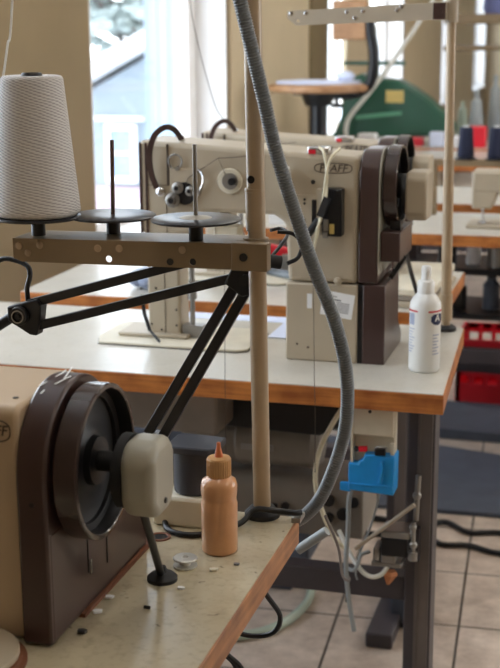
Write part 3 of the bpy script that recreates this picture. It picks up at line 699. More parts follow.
for k, (x, y, w, d, a, m, lb) in enumerate([
    (-.480,1.068,.010,.006,.4,BLACK,'black metal chip lying near the front of the near table'),
    (-.483,1.115,.012,.007,.9,PAPER,'white paper scrap under the brown machine side, nearer one'),
    (-.484,1.150,.010,.006,.5,PAPER,'white paper scrap under the brown machine side, farther one'),
    (-.435,1.335,.012,.007,.3,PAPER,'white paper shred between the bobbin and the transformer'),
    (-.40,1.245,.011,.006,.7,CREAM,'cream scrap right of the bobbin near the orange bottle'),
    (-.419,1.19,.008,.005,.2,PAPER,'pale shred on the near table in front of the bobbin'),
    (-.437,1.135,.007,.0018,.1,BLACK,'dark sliver on the near table in front of the rod foot'),
    (-.380,1.265,.007,.004,.5,GREYPRINT,'small grey crumb right of the orange bottle')]):
    M = Matrix.Translation((x,y,T)) @ Matrix.Rotation(a,4,'Z') @ Matrix.Rotation(.12,4,'Y')
    single('scrap', MB().prism([(-w/2,-d/2),(w*.2,-d*.6),(w/2,d*.1),(w*.1,d/2),(-w*.4,d*.35)],'z',.0006,.0026 if m is not BLACK else .004) , m, (0,0,0), lb, 'scrap')
    o = COL.objects[-1]; o.matrix_world = M

# ------------------------------------------------------------------ corrugated conduit
single('conduit_hose', MB().tube([(-.445,1.372,1.56),(-.4032,1.3750,1.3774),(-.3915,1.3800,1.3245),(-.3797,1.3860,1.2705),(-.3685,1.3930,1.2152),(-.3476,1.4020,1.1428),(-.3281,1.4120,1.0798),(-.3055,1.4240,1.0149),(-.2927,1.4320,0.9498),(-.2950,1.4380,0.8812),(-.3161,1.4420,0.8095),(-.3405,1.446,0.7681),(-.375,1.446,.748),(-.45,1.445,.742),(-.56,1.445,.735),(-.64,1.46,.68),(-.67,1.47,.4),(-.67,1.47,.0)],.0078,16,ridge=.0007,pitch=.0032), HOSE, (-.33,1.43,1.0), 'grey corrugated conduit hose curving down past the pole', 'hose', sharp=180)
single('pipe_stub', MB().cyl((-.397,1.62,.640),(-.356,1.62,.673),.0068), GREYCAB, (-.37,1.62,.65), 'short grey pipe poking out behind the near table corner', 'pipe')

# ------------------------------------------------------------------ things on the middle table
sx, sy_ = -.302, 2.142
sb = thing('spray_bottle', 'white spray bottle with red stripes at the right end of the middle table', 'bottle', (sx,sy_,T))
R = .0268
link('body', MB().lathe([(.0,0),(R-.003,0),(R,.004),(R,.112),(R-.001,.120),(R-.005,.128),(.0165,.1345),(.0145,.136)],(sx,sy_,T),n=48,cap=False), WHITEPL, sb, sharp=70)
link('collar', MB().lathe([(.0145,.1345),(.0148,.136),(.0148,.155),(.0125,.158),(.0085,.159)],(sx,sy_,T),n=32), WHITEPL, sb)
link('spray_head', MB().lathe([(.0085,.158),(.0085,.180),(.007,.183),(.0,.183)],(sx,sy_,T),n=24,cap=False).cyl((sx,sy_,T+.174),(sx+.004,sy_-.011,T+.174),.003), WHITEPL, sb)
av = radians(-90+8)                        # towards the camera
def pat(a0, a1, z0, z1, e=.0003): return MB().curved_patch(sx,sy_,R+e,av+radians(a0),av+radians(a1),T+z0,T+z1)
link('red_stripe', pat(-88,-28,.1065,.1095), REDST, sb); link('red_stripe', pat(12,80,.1065,.1095), REDST, sb)
bdg = MB()
for k in range(12):
    a0, a1 = 22+k*5, 27+k*5
    hh = .011*sqrt(max(.05,1-((k-5.5)/6.2)**2)); bdg.curved_patch(sx,sy_,R+.0004,av+radians(a0),av+radians(a1),T+.095-hh,T+.095+min(hh,.0085),2)
bd = link('badge', bdg, NAVY, sb)
tx = MB().text_y('A', 0,0,0,.017)
for v in tx.bm.verts:
    a = av+radians(50)+v.co.x/R; v.co = Vector((sx+(R+.0006+max(0,-v.co.y))*cos(a), sy_+(R+.0006+max(0,-v.co.y))*sin(a), T+.096+v.co.z))
link('badge_letter', tx, WHITEPL, bd)
link('print_block', pat(-72,-42,.084,.104), PRINT, sb)
pr = MB()
for k in range(9): pr.curved_patch(sx,sy_,R+.0003,av+radians(-78),av+radians(-40-(k%3)*6),T+.076-.005*k,T+.0775-.005*k)
for k in range(7): pr.curved_patch(sx,sy_,R+.0003,av+radians(30),av+radians(60-(k%2)*9),T+.066-.0055*k,T+.068-.0055*k)
link('fine_print', pr, PRINT, sb)

single('paper_sheet', MB().prism([(-.845,2.43),(-.60,2.43),(-.60,2.475),(-.62,2.478),(-.845,2.478)],'z',T,T+.001).prism([(-.625,2.30),(-.565,2.30),(-.565,2.465),(-.625,2.465)],'z',T+.0012,T+.002), BPAPER, (-.7,2.4,T), 'bluish white paper lying behind the base plate on the middle table', 'paper')
single('strap', MB().bar((-.842,2.205,.862),(-.838,2.205,.825),.007,.002).bar((-.838,2.205,.826),(-.826,2.20,.795),.007,.002).bar((-.826,2.20,.796),(-.803,2.19,.777),.005,.002), BLACK, (-.84,2.21,.83), 'short black strap hanging down beside the sewing post', 'strap')
single('machine_cable', MB().tube([(-.362,2.205,1.000),(-.356,2.25,.96),(-.362,2.36,.90),(-.352,2.40,.84),(-.338,2.42,.775),(-.345,2.44,T+.004)],.0042,8), BLACK, (-.36,2.3,.8), 'black cable dropping from the middle machine to its table', 'cable')
# fine sewing threads
single('sewing_thread', MB().tube([(-.5024,2.1535,.9714),(-.461,1.9925,.7723),(-.4598,1.992,.7467),(-.459,1.992,.62)],.0006,5), LOGO, (-.457,1.97,.9), 'fine dark thread hanging before the sticker side of the middle machine', 'thread')
single('sewing_thread', MB().tube([(-.6756,2.192,.985),(-.6156,1.9925,.7787),(-.6146,1.99,.6378),(-.614,1.99,.58)],.0006,5), LOGO, (-.608,1.97,.8), 'fine dark thread running down past the table edge left of the pole', 'thread')
single('guide_thread', MB().tube([(-.853,2.77,1.148),(-.8725,2.77,1.18),(-.905,2.77,1.29),(-.927,2.77,1.4064),(-.94,2.77,1.6)],.0009,5), LOGO, (-.9,2.75,1.3), 'fine thread against the white window reveal above the rear machine', 'thread')

# thread stand at the back right of the middle table
st = thing('thread_stand', 'tall thread stand at the rear right corner of the middle table', 'thread stand', (-.305,2.45,T))
link('pole', MB().cyl((-.305,2.45,T),(-.312,2.45,1.42),.0088).cyl((-.3051,2.45,.80),(-.3085,2.45,1.10),.0102).cyl((-.3053,2.45,.79),(-.306,2.45,.842),.0128).cyl((-.3085,2.45,1.10),(-.3086,2.45,1.103),.0118), POLE, st)
link('foot', MB().lathe([(.021,0),(.021,.006),(.014,.011)],(-.305,2.45,T),n=28), RUBBER, st)
link('arm_bar', MB().plate([(-.6192,1.3772),(-.6192,1.3640),(-.6026,1.3504),(-.338,1.3590),(-.338,1.3900)], [(-.5987,1.3586,.003)], 2.431, 2.434).prism([(-.6192,1.3757),(-.6192,1.3772),(-.338,1.3900),(-.338,1.3885)],'y',2.434,2.46), PLATEG, st)
for x, z in ((-.6124,1.3725),(-.5832,1.3732),(-.5044,1.3744),(-.474,1.3759),(-.489,1.3633),(-.4101,1.3771),(-.4011,1.3834)): link('rivet', MB().lathe([(.0045,0),(.004,.001),(.002,.0018)],(x,2.431,z),(0,-1,0),14), CHROME, st)
ck = link('clamp', MB().box(-.344,-.318,2.428,2.46,1.358,1.391).cyl((-.3112,2.45,1.354),(-.3116,2.45,1.394),.0125), PLATEG, st, bevel=.001)
link('clamp_screw', MB().disc_y(-.331,2.428,1.374,.006,.002,14).box(-.343,-.320,2.4275,2.428,1.360,1.389), BROWN, ck)

# ------------------------------------------------------------------ under the middle table
sw = thing('switch_box', 'cream switch box under the middle table with blue tape round it', 'switch box', (-.365,2.05,.66))
X0, X1, Y0 = -.404, -.331, 2.02
hs = link('housing', MB().box(X0,X1,Y0+.012,Y0+.035,.585,.7355), CREAM, sw, bevel=.003)
link('front_cover', MB().box(X0+.004,X1-.002,Y0-.002,Y0+.012,.684,.7355).prism([(Y0+.012,.678),(Y0+.002,.684),(Y0+.012,.684)],'x',X0+.004,X1-.002), CREAM, sw, bevel=.003)
link('screw', MB().disc_y(-.372,Y0-.002,.726,.003,.002,10), BLACK, sw)
link('side_rim', MB().box(X0,X0+.004,Y0-.002,Y0+.012,.60,.735).box(X1-.006,X1,Y0,Y0+.012,.652,.672), CREAM, sw)
link('red_lever', MB().bar((-.390,Y0,.6585),(-.376,Y0,.660),.007,.008,up=(0,0,1)), RED, sw)
link('lever_knob', MB().sphere((-.3945,Y0,.6585),.005,2), BLACK, sw)
link('latch', MB().bar((-.362,Y0-.003,.657),(-.345,Y0-.003,.658),.010,.010,up=(0,0,1)), BLACK, sw)
link('clip', MB().tube([(-.362,Y0-.006,.664),(-.355,Y0-.009,.668),(-.342,Y0-.006,.666)],.0014,6), STEEL, sw)
tp = link('blue_tape', MB().prism([(X0-.003,.586),(X1+.002,.582),(X1+.003,.651),(X1-.02,.653),(-.380,.6515),(-.383,.6405),(-.389,.6395),(-.390,.634),(X0-.003,.635)],'y',Y0-.006,Y0+.037), BLUE, sw, bevel=.003)
link('tape_tab', MB().prism([(X0-.018,.583),(X0,.581),(X0,.599),(X0-.018,.597)],'y',Y0-.002,Y0+.004), BLUE, tp, bevel=.001)
link('tape_fold', MB().prism([(-.357,.603),(-.349,.603),(-.346,.625),(-.348,.643),(-.352,.640),(-.351,.622)],'y',Y0-.011,Y0-.006).box(X0-.002,X1+.001,Y0-.008,Y0-.006,.596,.600), BLUE, tp, bevel=.0015)
single('grey_cable', MB().tube([(-.398,2.05,.592),(-.411,2.05,.563),(-.413,2.05,.50),(-.416,2.05,.433),(-.410,2.05,.368),(-.400,2.05,.31)],.0042,10), GREYCAB, (-.4,2.05,.5), 'thick grey cable hanging free from the taped switch box', 'cable')
single('thin_cable', MB().tube([(-.357,2.05,.592),(-.362,2.06,.56),(-.378,2.08,.50),(-.400,2.10,.44),(-.408,2.10,.40),(-.405,2.10,.385)],.0018,8), GREYCAB, (-.38,2.08,.5), 'thin grey cable slanting down from the taped switch box', 'cable')
single('support_rod', MB().cyl((-.300,2.06,.553),(-.402,2.06,.461),.0036), PLATEG, (-.36,2.11,.48), 'thin pale rod slanting down left from the dark table leg', 'rod')
va = thing('air_valve', 'black and grey air valve block fixed beside the dark table leg', 'valve', (-.35,2.13,.43), loc=(-.322,2.108,.448))
link('block', MB().box(-.386,-.340,2.085,2.135,.434,.467), BLACK, va, bevel=.002)
link('top_plate', MB().box(-.386,-.335,2.085,2.14,.467,.480), STEEL, va, bevel=.003)
link('port_cylinder', MB().box(-.400,-.388,2.09,2.13,.420,.446).box(-.386,-.360,2.09,2.13,.418,.434).box(-.404,-.35,2.095,2.13,.408,.418), STEEL, va, bevel=.003)
link('fitting', MB().cyl((-.330,2.09,.44),(-.330,2.09,.50),.004).sphere((-.330,2.09,.458),.0075,2).sphere((-.331,2.09,.490),.0065,2).cyl((-.330,2.09,.43),(-.330,2.09,.446),.008), STEEL, va)
link('holder', MB().box(-.345,-.3235,2.12,2.15,.415,.475), DARKFRAME, va)
link('plug', MB().lathe([(.003,0),(.013,.020),(.010,.026)],(-.374,2.10,.375),(.2,0,1),5), mat('orange_brown_plug',(196,128,84),.6), va)
link('pipe', MB().cyl((-.328,2.10,.50),(-.326,2.105,.58),.005).sphere((-.327,2.10,.545),.008,2), STEEL, va)
wh_ = single('white_air_hose', MB().tube([(-.368,2.10,.410),(-.378,2.085,.398),(-.395,2.08,.394),(-.415,2.09,.400),(-.440,2.12,.415),(-.47,2.16,.44)],.0042,10), WHITECAB, (-.4,2.1,.4), 'white air hose curving under the valve block', 'hose')
gh_ = single('grey_air_hose', MB().tube([(-.402,2.10,.432),(-.415,2.09,.428),(-.420,2.085,.412),(-.428,2.085,.400),(-.445,2.10,.398)],.0034,10), GREYCAB, (-.42,2.1,.41), 'short grey air hose bent at the left of the valve block', 'hose')
for q in (wh_, gh_): q.location += Vector((.022,-.02,.018))
single('cream_cable', MB().tube([(-.445,2.16,.69),(-.468,2.16,.65),(-.490,2.16,.60),(-.497,2.16,.54),(-.482,2.16,.48),(-.456,2.16,.43),(-.43,2.16,.41)],.0046,10), CREAMCAB, (-.48,2.16,.6), 'cream cable curving down from under the middle table behind the conduit', 'cable')
single('dark_cable', MB().tube([(-.325,1.47,.755),(-.325,1.55,.68),(-.36,1.75,.55),(-.39,1.95,.45),(-.415,2.07,.40),(-.425,2.10,.34)],.0020,8), GREYFRAME, (-.36,1.8,.6), 'thin dark cable sagging from the near table corner to the beam', 'cable')
cm = thing('clutch_motor', 'dusty grey cylindrical motor hanging under the middle table', 'motor', (-.62,2.3,.58))
link('body', MB().lathe([(.03,0),(.045,.004),(.048,.02),(.048,.11),(.051,.115),(.051,.15),(.048,.155),(.048,.26),(.035,.275),(.012,.278)],(-.79,2.30,.566),(1,0,0),40), MOTOR, cm, sharp=30)
link('bracket', MB().box(-.72,-.56,2.27,2.33,.60,.737), BLACK, cm)
link('pulley_cover', MB().prism([(-.74,.70),(-.70,.62),(-.50,.615),(-.45,.64),(-.44,.735),(-.74,.735)],'y',2.20,2.29), BLACK, cm, bevel=.004)
link('name_plate', MB().box(-.665,-.60,2.248,2.253,.560,.572), STEEL, cm)
cb = thing('control_box', 'grey beige control box with black sockets under the motor', 'control box', (-.58,2.3,.46))
link('case', MB().prism(rounded(2.245,.40,2.40,.512,.03), 'x', -.725, -.425), MOTOR, cb, bevel=.004)
link('hanger', MB().box(-.70,-.68,2.37,2.39,.51,.737).box(-.47,-.45,2.37,2.39,.51,.737), BLACK, cb)
for x, z, r in ((-.575,.455,.008),(-.49,.475,.012),(-.462,.45,.012),(-.49,.44,.010),(-.442,.475,.010),(-.70,.48,.008)): link('socket', MB().disc_y(x,2.245,z,r,.006,16), BLACK, cb)
link('plug_strip', MB().box(-.635,-.59,2.241,2.246,.447,.458).box(-.632,-.622,2.240,2.246,.436,.4475).box(-.612,-.602,2.240,2.246,.436,.4475), BLACK, cb)
op = thing('oil_pan', 'pale pan under the left part of the middle table', 'pan', (-.8,2.2,.70))
link('pan', MB().prism([(-1.1,.640),(-.665,.632),(-.665,.7355),(-1.1,.7355)],'y',2.10,2.36), MOTOR, op, bevel=.006)
link('rim', MB().box(-1.105,-.66,2.095,2.365,.728,.7358), BLACK, op)
bx = thing('foot_pedal', 'dark foot pedal on the floor left of the table leg', 'pedal', (-.43,2.73,0))
link('pedal_plate', MB().prism([(2.70,.012),(2.88,.05),(2.88,.085),(2.70,.085)],'x',-.443,-.372), MAT_, bx, bevel=.004)
link('pedal_base', MB().box(-.440,-.375,2.705,2.88,0,.0125), BLACK, bx)
single('floor_hose', MB().tube([(-.72,3.02,.011),(-0.679,2.930,.011),(-0.660,2.837,.011),(-0.653,2.747,.011),(-0.670,2.659,.011),(-0.702,2.598,.011),(-0.739,2.562,.011),(-0.789,2.533,.011),(-.9,2.5,.011)],.0105,12), GREENHOSE, (-.7,2.7,0), 'pale green hose curling on the tiled floor', 'hose')
single('edge_cable', MB().tube([(-.44,1.40,.738),(-.415,1.43,.70),(-.395,1.445,.652),(-.379,1.452,.622),(-.387,1.452,.598),(-.415,1.45,.590),(-.45,1.44,.60),(-.50,1.40,.63)],.0034,8), BLACK, (-.41,1.44,.65), 'black cable loop hanging under the edge of the near table', 'cable')
single('leg_cable', MB().tube([(-.45,1.38,.62),(-.428,1.38,.598),(-.412,1.38,.585),(-.405,1.38,.57),(-.412,1.38,.553),(-.43,1.375,.545),(-.45,1.37,.55)],.0032,8).tube([(-.45,1.39,.60),(-.425,1.39,.585),(-.418,1.39,.565),(-.43,1.385,.55),(-.45,1.385,.54)],.0032,8), BLACK, (-.39,1.32,.55), 'tangle of black cable at the bottom below the near table', 'cable')

# ------------------------------------------------------------------ behind: on and under the other tables
cf = MB(); random.seed(3)
for k in range(5): cf.sphere((-1.03+.014*k+random.uniform(-.004,.004), 2.70+random.uniform(-.02,.02), T+.022+.004*(k%2)), .03, 2, (1,1.2,.72))
single('folded_cloth', cf, CLOTH, (-1.0,2.7,T), 'crumpled blue grey cloth behind the sewing post', 'cloth')
hd = thing('hand_tool', 'red handled tool lying on the table behind the pole', 'tool', (-.75,2.95,T))
link('handle', MB().bar((-.80,2.93,T+.06),(-.705,2.97,T+.034),.03,.03,up=(0,0,1)), RED, hd, bevel=.008)
link('blade_body', MB().box(-.81,-.74,2.93,2.99,T,T+.05), STEEL, hd, bevel=.004)
single('tool_cable', MB().tube([(-.385,1.43,1.085),(-.372,1.46,1.108),(-.385,1.48,1.113),(-.395,1.47,1.112)],.0022,8).tube([(-.366,1.437,1.079),(-.355,1.445,1.085),(-.352,1.45,1.10),(-.362,1.45,1.112),(-.38,1.445,1.115)],.0026,8), BLACK, (-.37,1.44,1.09), 'black cable loop behind the clamp of the near stand', 'cable')
single('grey_tube', MB().tube([(-.86,3.0,T+.012),(-.78,2.90,T+.012),(-.70,2.85,T+.012),(-.62,2.84,T+.012)],.011,10), HOSE, (-.75,2.9,T), 'grey bent tube lying on the second table behind the pole', 'tube')
for k, (z0, z1, x1, m) in enumerate([(0,.014,-.352,BEIGE),(.014,.026,-.36,MOTOR),(.026,.042,-.355,CREAM)]):
    single('board', MB().prism([(-.50,2.64),(x1-.015,2.62),(x1,2.66),(x1+.005,2.95),(-.50,2.95)],'z',T+z0,T+z1), m, (-.42,2.8,T), ['beige board lowest in the stack behind the spray bottle','grey board in the middle of the stack behind the spray bottle','cream board topmost in the stack behind the spray bottle'][k], 'board', group='boards stacked behind the spray bottle', bevel=.003)
single('paper_stack', MB().prism([(-1.0,3.70),(-.78,3.70),(-.75,3.80),(-.80,3.92),(-1.0,3.9)],'z',T,T+.03).prism([(-.96,3.72),(-.80,3.74),(-.80,3.86),(-.93,3.86)],'z',T+.03,T+.05), PAPER, (-.87,3.8,T), 'white papers on the third row table beside the pole', 'paper')
# navy thread cones on their stand
sd = thing('cone_rack', 'low grey rack behind the far right machine holding two navy cones', 'rack', (-.38,4.02,T))
link('rail', MB().box(-.56,-.20,3.995,4.045,.925,.945), PLATE, sd)
for x in (-.55,-.21): link('upright', MB().box(x-.01,x+.01,4.01,4.03,T,.925), PLATE, sd)
for x in (-.455,-.362):
    link('rack_disc', MB().lathe([(.034,0),(.034,.004),(.0,.005)],(x,4.02,.945),n=24,cap=False), DISC, sd)
for k, x in enumerate((-.455,-.362)):
    c = thing('navy_cone', ['navy thread cone on the rack, next to the tall right pole','navy thread cone on the rack, at the right picture edge'][k], 'thread cone', (x,4.02,.9502), group='navy thread cones')
    link('yarn', MB().lathe([(.016,0),(.0255,.001),(.0265,.006),(.0200,.090),(.018,.093),(.008,.093)],(x,4.02,.9502),n=32,cap=False), NAVYARN, c, sharp=60)
    link('cone_core', MB().lathe([(.008,.09),(.009,.099),(.006,.099),(.006,.09)],(x,4.02,.9502),n=16,cap=False), WHITEPL, c)

# under the third row: shelves with dark odds and ends
sh = thing('under_shelf', 'dark steel shelf unit under the third row table', 'shelf', (-.3,4.0,0))
for x in (-.62,.1): link('post', MB().box(x-.015,x+.015,4.06,4.09,0,.73).box(x-.015,x+.015,4.15,4.18,0,.73), DARKFRAME, sh)
for z in (.46,.60): link('shelf_board', MB().box(-.62,.1,3.92,4.19,z-.001,z+.018), BLACK, sh)
for k, (x, y, r, h, z, m, lb) in enumerate([
    (-.50,4.0,.03,.095,.6182,BLACK,'black jar on the upper under-table shelf, leftmost'),
    (-.42,4.02,.022,.085,.6182,WHITEPL,'white bottle on the upper under-table shelf'),
    (-.34,3.99,.034,.08,.6182,STEEL,'grey tin on the upper under-table shelf'),
    (-.24,4.0,.028,.09,.6182,BLACK,'black jar on the upper under-table shelf, rightmost'),
    (-.47,4.0,.035,.09,.4782,BLACK,'black tin on the lower under-table shelf, leftmost'),
    (-.36,4.02,.026,.10,.4782,MAT_,'dark grey bottle on the lower under-table shelf'),
    (-.26,4.0,.03,.10,.4782,STEEL,'grey can on the lower under-table shelf')]):
    single('jar', MB().lathe([(.0,0),(r,0),(r,h*.75),(r*.6,h*.88),(r*.6,h),(.0,h)],(x,y,z),n=20,cap=False), m, (x,y,z), lb, 'jar', group='jars under the third table')
cr = thing('crate', 'red plastic crate on the floor at the right edge', 'crate', (-.33,4.72,0))
c0, c1, d0, d1, hh = -.52, -.12, 4.58, 4.86, .235
cw = MB()
def wall(a, b):
    (xa,ya),(xb,yb) = a, b
    for z0, z1 in ((0,.07),(.10,.12),(.15,.17),(.20,hh)): cw.box(min(xa,xb)-.004,max(xa,xb)+.004,min(ya,yb)-.004,max(ya,yb)+.004,z0,z1)
    for k in range(9):
        t_ = k/8; x = xa+(xb-xa)*t_; y = ya+(yb-ya)*t_; cw.box(x-.008,x+.008,y-.0045,y+.0045,.0,hh)
for a, b in (((c0,d0),(c1,d0)),((c0,d1),(c1,d1)),((c0,d0),(c0,d1)),((c1,d0),(c1,d1))): wall(a, b)
link('wall', cw, RED, cr); link('bottom', MB().box(c0,c1,d0,d1,0,.01), RED, cr); link('rim', MB().box(c0-.012,c1+.012,d0-.012,d0+.004,hh-.02,hh).box(c0-.012,c1+.012,d1-.004,d1+.012,hh-.02,hh).box(c0-.012,c0+.004,d0,d1,hh-.02,hh).box(c1-.004,c1+.012,d0,d1,hh-.02,hh), RED, cr)
single('crate_bar', MB().box(-.60,.05,4.50,4.53,.135,.178).box(-.60,-.57,4.50,4.53,0,.135).box(.02,.05,4.50,4.53,0,.135), DARKFRAME, (-.3,4.5,0), 'dark bar across the front of the red crate', 'rail')
single('floor_board', MB().box(-.95,-.10,4.12,4.46,0,.035), MAT_, (-.5,4.3,0), 'dark grey board on the floor in front of the red crate', 'board', bevel=.003)
single('rubber_mat', MB().prism([(-1.10,3.41),(-.15,3.45),(-.15,3.93),(-.5,4.01),(-1.10,4.03)],'z',0,.014), MAT_, (-.6,3.7,0), 'dark blue grey rubber mat lying on the tiles', 'mat', bevel=.002)
single('floor_cable', MB().tube([(-.60,3.34,.008),(-.46,3.33,.008),(-.40,3.36,.008),(-.33,3.30,.008),(-.25,3.32,.008),(-.1,3.30,.008)],.008,8), BLACK, (-.4,3.3,0), 'black cable on the floor in front of the mat, rear one of two', 'cable')
single('floor_cable', MB().tube([(-.60,3.22,.008),(-.45,3.24,.008),(-.39,3.20,.008),(-.32,3.21,.008),(-.24,3.18,.008),(-.1,3.20,.008)],.008,8), BLACK, (-.4,3.2,0), 'black cable on the floor in front of the mat, front one of two', 'cable')
# storage boxes in the dark under the second row
single('storage_bin', MB().box(-1.15,-.66,2.80,3.02,.09,.40).box(-1.1,-.71,2.83,2.99,0,.09), MAT_, (-.85,2.9,0), 'dark blue grey bin under the second row table', 'bin', bevel=.006)

# ------------------------------------------------------------------ far: stool on the table, green machine, shelves
so = thing('stool', 'wooden stool with black back bracket standing on the far table', 'stool', (-1.35,5.88,T))
link('seat', MB().lathe([(.0,1.055),(.225,1.055),(.237,1.065),(.237,1.078),(.225,1.088),(.0,1.090)],(-1.35,5.88,0),n=44,cap=False), SEATWOOD, so)
link('seat_pan', MB().box(-1.46,-1.16,5.82,5.94,1.040,1.056).cyl((-1.35,5.88,.99),(-1.35,5.88,1.05),.06,.085), BLACKGL, so)
link('column', MB().cyl((-1.35,5.88,.80),(-1.35,5.88,1.045),.040), BLACKGL, so)
bs = MB()
for k in range(5):
    a = 2*pi*k/5+.3; bs.bar((-1.35,5.88,.815),(-1.35+.21*cos(a),5.88+.21*sin(a),.795),.03,.025,up=(0,0,1)); bs.cyl((-1.35+.2*cos(a),5.88+.2*sin(a),T),(-1.35+.2*cos(a),5.88+.2*sin(a),.80),.016)
link('base', bs, BLACKGL, so)
link('back_bracket', MB().tube([(-1.30,5.88,1.045),(-1.18,5.88,1.048),(-1.115,5.88,1.085),(-1.095,5.88,1.16),(-1.095,5.88,1.24),(-1.110,5.88,1.32),(-1.118,5.88,1.42)],.026,10), BLACKGL, so)
bk = MB().box(-1.285,-1.125,5.865,5.885,1.285,1.46)
link('backrest', bk, SEATWOOD, so, bevel=.03, seg=4)
link('clamp_knob', MB().cyl((-1.245,5.80,.985),(-1.245,5.80,1.04),.010).cyl((-1.27,5.80,.995),(-1.22,5.80,.995),.010), BLACK, so)
single('fabric_pieces', MB().prism([(-1.53,5.80),(-1.40,5.74),(-1.22,5.78),(-1.15,5.88),(-1.25,5.98),(-1.45,5.98)],'z',1.0905,1.105).sphere((-1.22,5.87,1.125),.035,2,(1.3,1,.7)), BPAPER, (-1.35,5.88,1.09), 'pale cloth pieces heaped on the stool seat', 'cloth')
gm = thing('green_machine', 'big dark green machine with sloping arm on the farthest table', 'machine', (-1.15,6.5,T))
gpts = [(-1.41,.80),(-1.39,.83),(-1.36,.90),(-1.35,1.0),(-1.345,1.09),(-1.30,1.10),(-1.26,1.115),(-1.20,1.095),(-1.07,1.085),(-1.00,1.05),(-.92,.995),(-.83,.915),(-.785,.855),(-.80,.825),(-.90,.81),(-1.1,.805),(-1.25,.80)]
link('arm', MB().prism(gpts,'y',6.42,6.58), GREEN, gm, bevel=.02, seg=3)
link('pedestal', MB().box(-1.40,-1.26,6.43,6.57,T,.805).box(-1.24,-1.18,6.45,6.55,T,.805).box(-.90,-.86,6.46,6.54,T,.815), GREEN, gm)
link('rib', MB().bar((-1.28,6.415,.90),(-1.05,6.415,.925),.015,.02,up=(0,0,1)), mat('light_green_rib',(96,160,128),.4), gm)
link('paper_label', MB().box(-1.13,-1.04,6.412,6.42,.975,1.035), LABELPK, gm)
link('top_lever', MB().box(-1.36,-1.05,6.49,6.51,1.155,1.175).cyl((-1.2,6.5,1.09),(-1.2,6.5,1.16),.02), GREEN, gm)
single('grey_pipe', MB().tube([(-1.315,6.36,T),(-1.316,6.36,.86),(-1.29,6.36,.92),(-1.20,6.36,1.03),(-1.08,6.36,1.19),(-.94,6.36,1.40),(-.84,6.36,1.56)],.011,10), WHITECAB, (-1.2,6.36,T), 'grey pipe slanting up in front of the green machine', 'pipe')
for k, (x, y, w, h, m, lb) in enumerate([
    (-1.20,6.33,.09,.06,PAPER,'white packet in front of the green machine, leftmost'),
    (-1.06,6.34,.09,.025,WHITEPL,'low white packet in front of the green machine'),
    (-.98,6.37,.10,.04,REDST,'red packet in front of the green machine'),
    (-.86,6.36,.07,.07,BPAPER,'bluish packet in front of the green machine, near the tall pole'),
    (-.77,6.38,.08,.05,PAPER,'white packet behind the tall pole'),
    (-.665,6.36,.085,.10,RED,'red box behind the navy cones'),
    (-.55,6.40,.08,.06,CREAM,'cream box at the right end behind the navy cones')]):
    single('packet', MB().box(x-w/2,x+w/2,y-.04,y+.03,T,T+h), m, (x,y,T), lb, 'packet', bevel=.006)
for k, (x, y, r, h, m, lb) in enumerate([
    (-.70,6.60,.045,.26,GREYCAB,'tall grey cone far behind the navy cones, leftmost'),
    (-.62,6.72,.04,.33,GREYCAB,'tall pale grey cone far behind the navy cones'),
    (-.55,6.60,.04,.28,STEEL,'grey canister far behind the navy cones'),
    (-.47,6.70,.05,.38,HOSE,'bluish grey canister at the far right edge'),
    (-.78,6.70,.035,.20,GREENHOSE,'pale green bottle far behind the tall pole')]):
    single('spool', MB().lathe([(.0,0),(r,0),(r*.95,h*.1),(r*.6,h*.8),(r*.3,h*.85),(r*.3,h),(.0,h)],(x,y,T),n=20,cap=False), m, (x,y,T), lb, 'spool', group='spools on the farthest table')
rk = thing('wall_rack', 'beige rack with two boards in the far upper right corner', 'rack', (-.5,7.05,0))
for x in (-.90,-.2): link('upright', MB().box(x-.02,x+.02,7.05,7.09,0,1.9), PLATE, rk)
link('board', MB().box(-.93,-.1,7.0,7.3,1.352,1.405), PLATE, rk, bevel=.004); link('board', MB().box(-.93,-.1,7.0,7.3,1.215,1.24), PLATE, rk, bevel=.003)
single('blue_bundle', MB().lathe([(.0,0),(.07,0),(.08,.03),(.06,.2),(.04,.24),(.0,.24)],(-.66,7.12,1.4052),n=20,cap=False), mat('violet_blue_cloth',(104,112,160),.8), (-.66,7.12,1.4052), 'violet blue bundle on the top board of the far rack', 'bundle')

# ------------------------------------------------------------------ outside the window
GZ = -3.
o = struct('ground', MB().box(-60,WX-.25,-30,70,GZ-.2,GZ), SNOW)
ho = thing('neighbour_house', 'pale blue house with white gable edge outside the window', 'house', (-8,20,GZ))
link('wall', MB().prism([(-9.5,GZ),(-6.55,GZ),(-6.55,1.0),(-9.5,-.55)],'y',18,24), HOUSEW, ho)
link('base_course', MB().box(-9.55,-6.5,17.94,18.0,GZ,-.98), HOUSEP, ho)
link('roof', MB().prism([(-9.8,-.62),(-6.2,1.28),(-6.2,1.52),(-9.8,-.36)],'y',17.6,24.4), WHITEWALL, ho)
wf = link('window', MB().box(-7.36,-7.28,17.9,18,-.92,-.05).box(-6.95,-6.87,17.9,18,-.92,-.05).box(-7.28,-6.95,17.9,18,-.14,-.05).box(-7.28,-6.95,17.9,18,-.92,-.83).box(-7.28,-6.95,17.92,17.98,-.50,-.46).box(-7.5,-6.75,17.86,18,.0,.06), WHITEWALL, ho)
link('pane', MB().box(-7.28,-6.95,17.95,17.99,-.83,-.14), OUTGLASS, wf)
nb = thing('neighbour_block', 'tall pale siding block outside the window on the right', 'building', (-5.9,18,GZ))
sd_ = MB().box(-5.99,-4.0,16.0,17.4,GZ,5)
link('wall', sd_, HOUSEG, nb)
bt_ = MB()
for k in range(12): bt_.box(-5.97+.15*k,-5.955+.15*k,15.98,16.0,GZ,5)
link('batten', bt_, HOUSEW, nb)
random.seed(11)
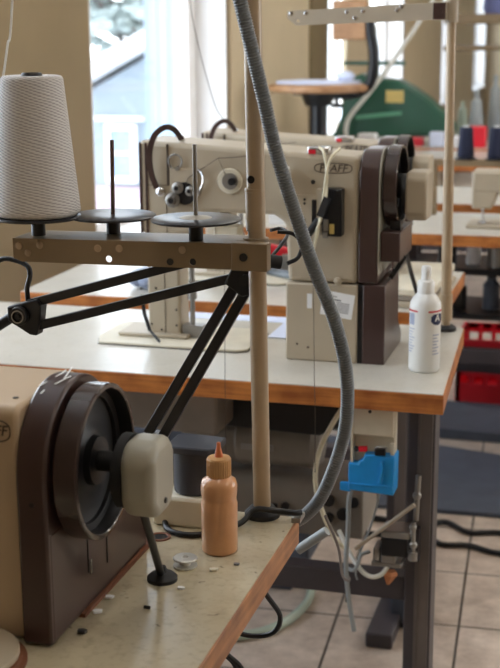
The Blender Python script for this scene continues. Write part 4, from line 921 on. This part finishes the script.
def tree(x, y, h, r, label):
    t = thing('tree', label, 'tree', (x,y,GZ), group='trees beyond the house')
    link('trunk', MB().tube([(x,y,GZ),(x+.1,y,GZ+h*.4),(x-.05,y,GZ+h*.8)],.16,8,step=.3), BARK, t)
    br = MB()
    for k in range(14):
        a = random.uniform(0,2*pi); z = GZ+h*random.uniform(.4,.75); q = random.uniform(.5,.95)*r
        br.tube([(x,y,z),(x+q*.5*cos(a),y+q*.5*sin(a),z+.5),(x+q*cos(a),y+q*sin(a),z+1.3)],.035,5,step=.4)
    link('branches', br, BARK, t)
    f = MB()
    for k in range(420):
        a = random.uniform(0,2*pi); b = math.acos(random.uniform(-1,1)); q = r*random.uniform(.35,1.)
        f.sphere((x+q*sin(b)*cos(a), y+q*sin(b)*sin(a), GZ+h*.72+q*.9*cos(b)), random.uniform(.10,.24), 1, (1,1,.7))
    link('foliage', f, LEAF, t)
tree(-10.2, 27., 7.0, 2.3, 'pale tree behind the house, left one')
tree(-9.0, 33., 8.0, 2.5, 'pale tree behind the house, right one')

# ------------------------------------------------------------------ light
W = bpy.data.worlds.new('sky'); scene.world = W; W.use_nodes = True
nt = W.node_tree; N = nt.nodes; L = nt.links
bg = N['Background']
tc = N.new('ShaderNodeTexCoord'); sp = N.new('ShaderNodeSeparateXYZ'); L.new(tc.outputs['Generated'], sp.inputs['Vector'])
rp = N.new('ShaderNodeValToRGB')
rp.color_ramp.elements[0].position = 0; rp.color_ramp.elements[0].color = lin((242,243,244))
rp.color_ramp.elements[1].position = .8; rp.color_ramp.elements[1].color = lin((226,234,246))
L.new(sp.outputs['Z'], rp.inputs['Fac']); L.new(rp.outputs['Color'], bg.inputs['Color'])
bg.inputs['Strength'].default_value = 4.0

# ------------------------------------------------------------------ camera
PITCH, YAW, ROLL, F, H = 13.5, 16., .35, 1283., 1.35
p, yw, r = map(radians, (PITCH, YAW, ROLL))
fw = Vector((-sin(yw)*cos(p), cos(yw)*cos(p), -sin(p))); rt = Vector((cos(yw), sin(yw), 0)); up = rt.cross(fw)
rt2 = rt*cos(r)-up*sin(r); up2 = rt*sin(r)+up*cos(r)
cam = bpy.data.cameras.new('camera'); co = bpy.data.objects.new('camera', cam); COL.objects.link(co)
M = Matrix((rt2, up2, -fw)).transposed().to_4x4(); M.translation = (0,0,H); co.matrix_world = M
cam.sensor_fit = 'VERTICAL'; cam.sensor_height = 36.; cam.lens = F/668*36
cam.clip_start = .05; cam.clip_end = 200
cam.dof.use_dof = True; cam.dof.focus_distance = 1.58; cam.dof.aperture_fstop = 9.
scene.camera = co
vs = scene.view_settings
vs.view_transform = 'Standard'; vs.look = 'None'; vs.gamma = 1; vs.use_curve_mapping = False; vs.exposure = .55
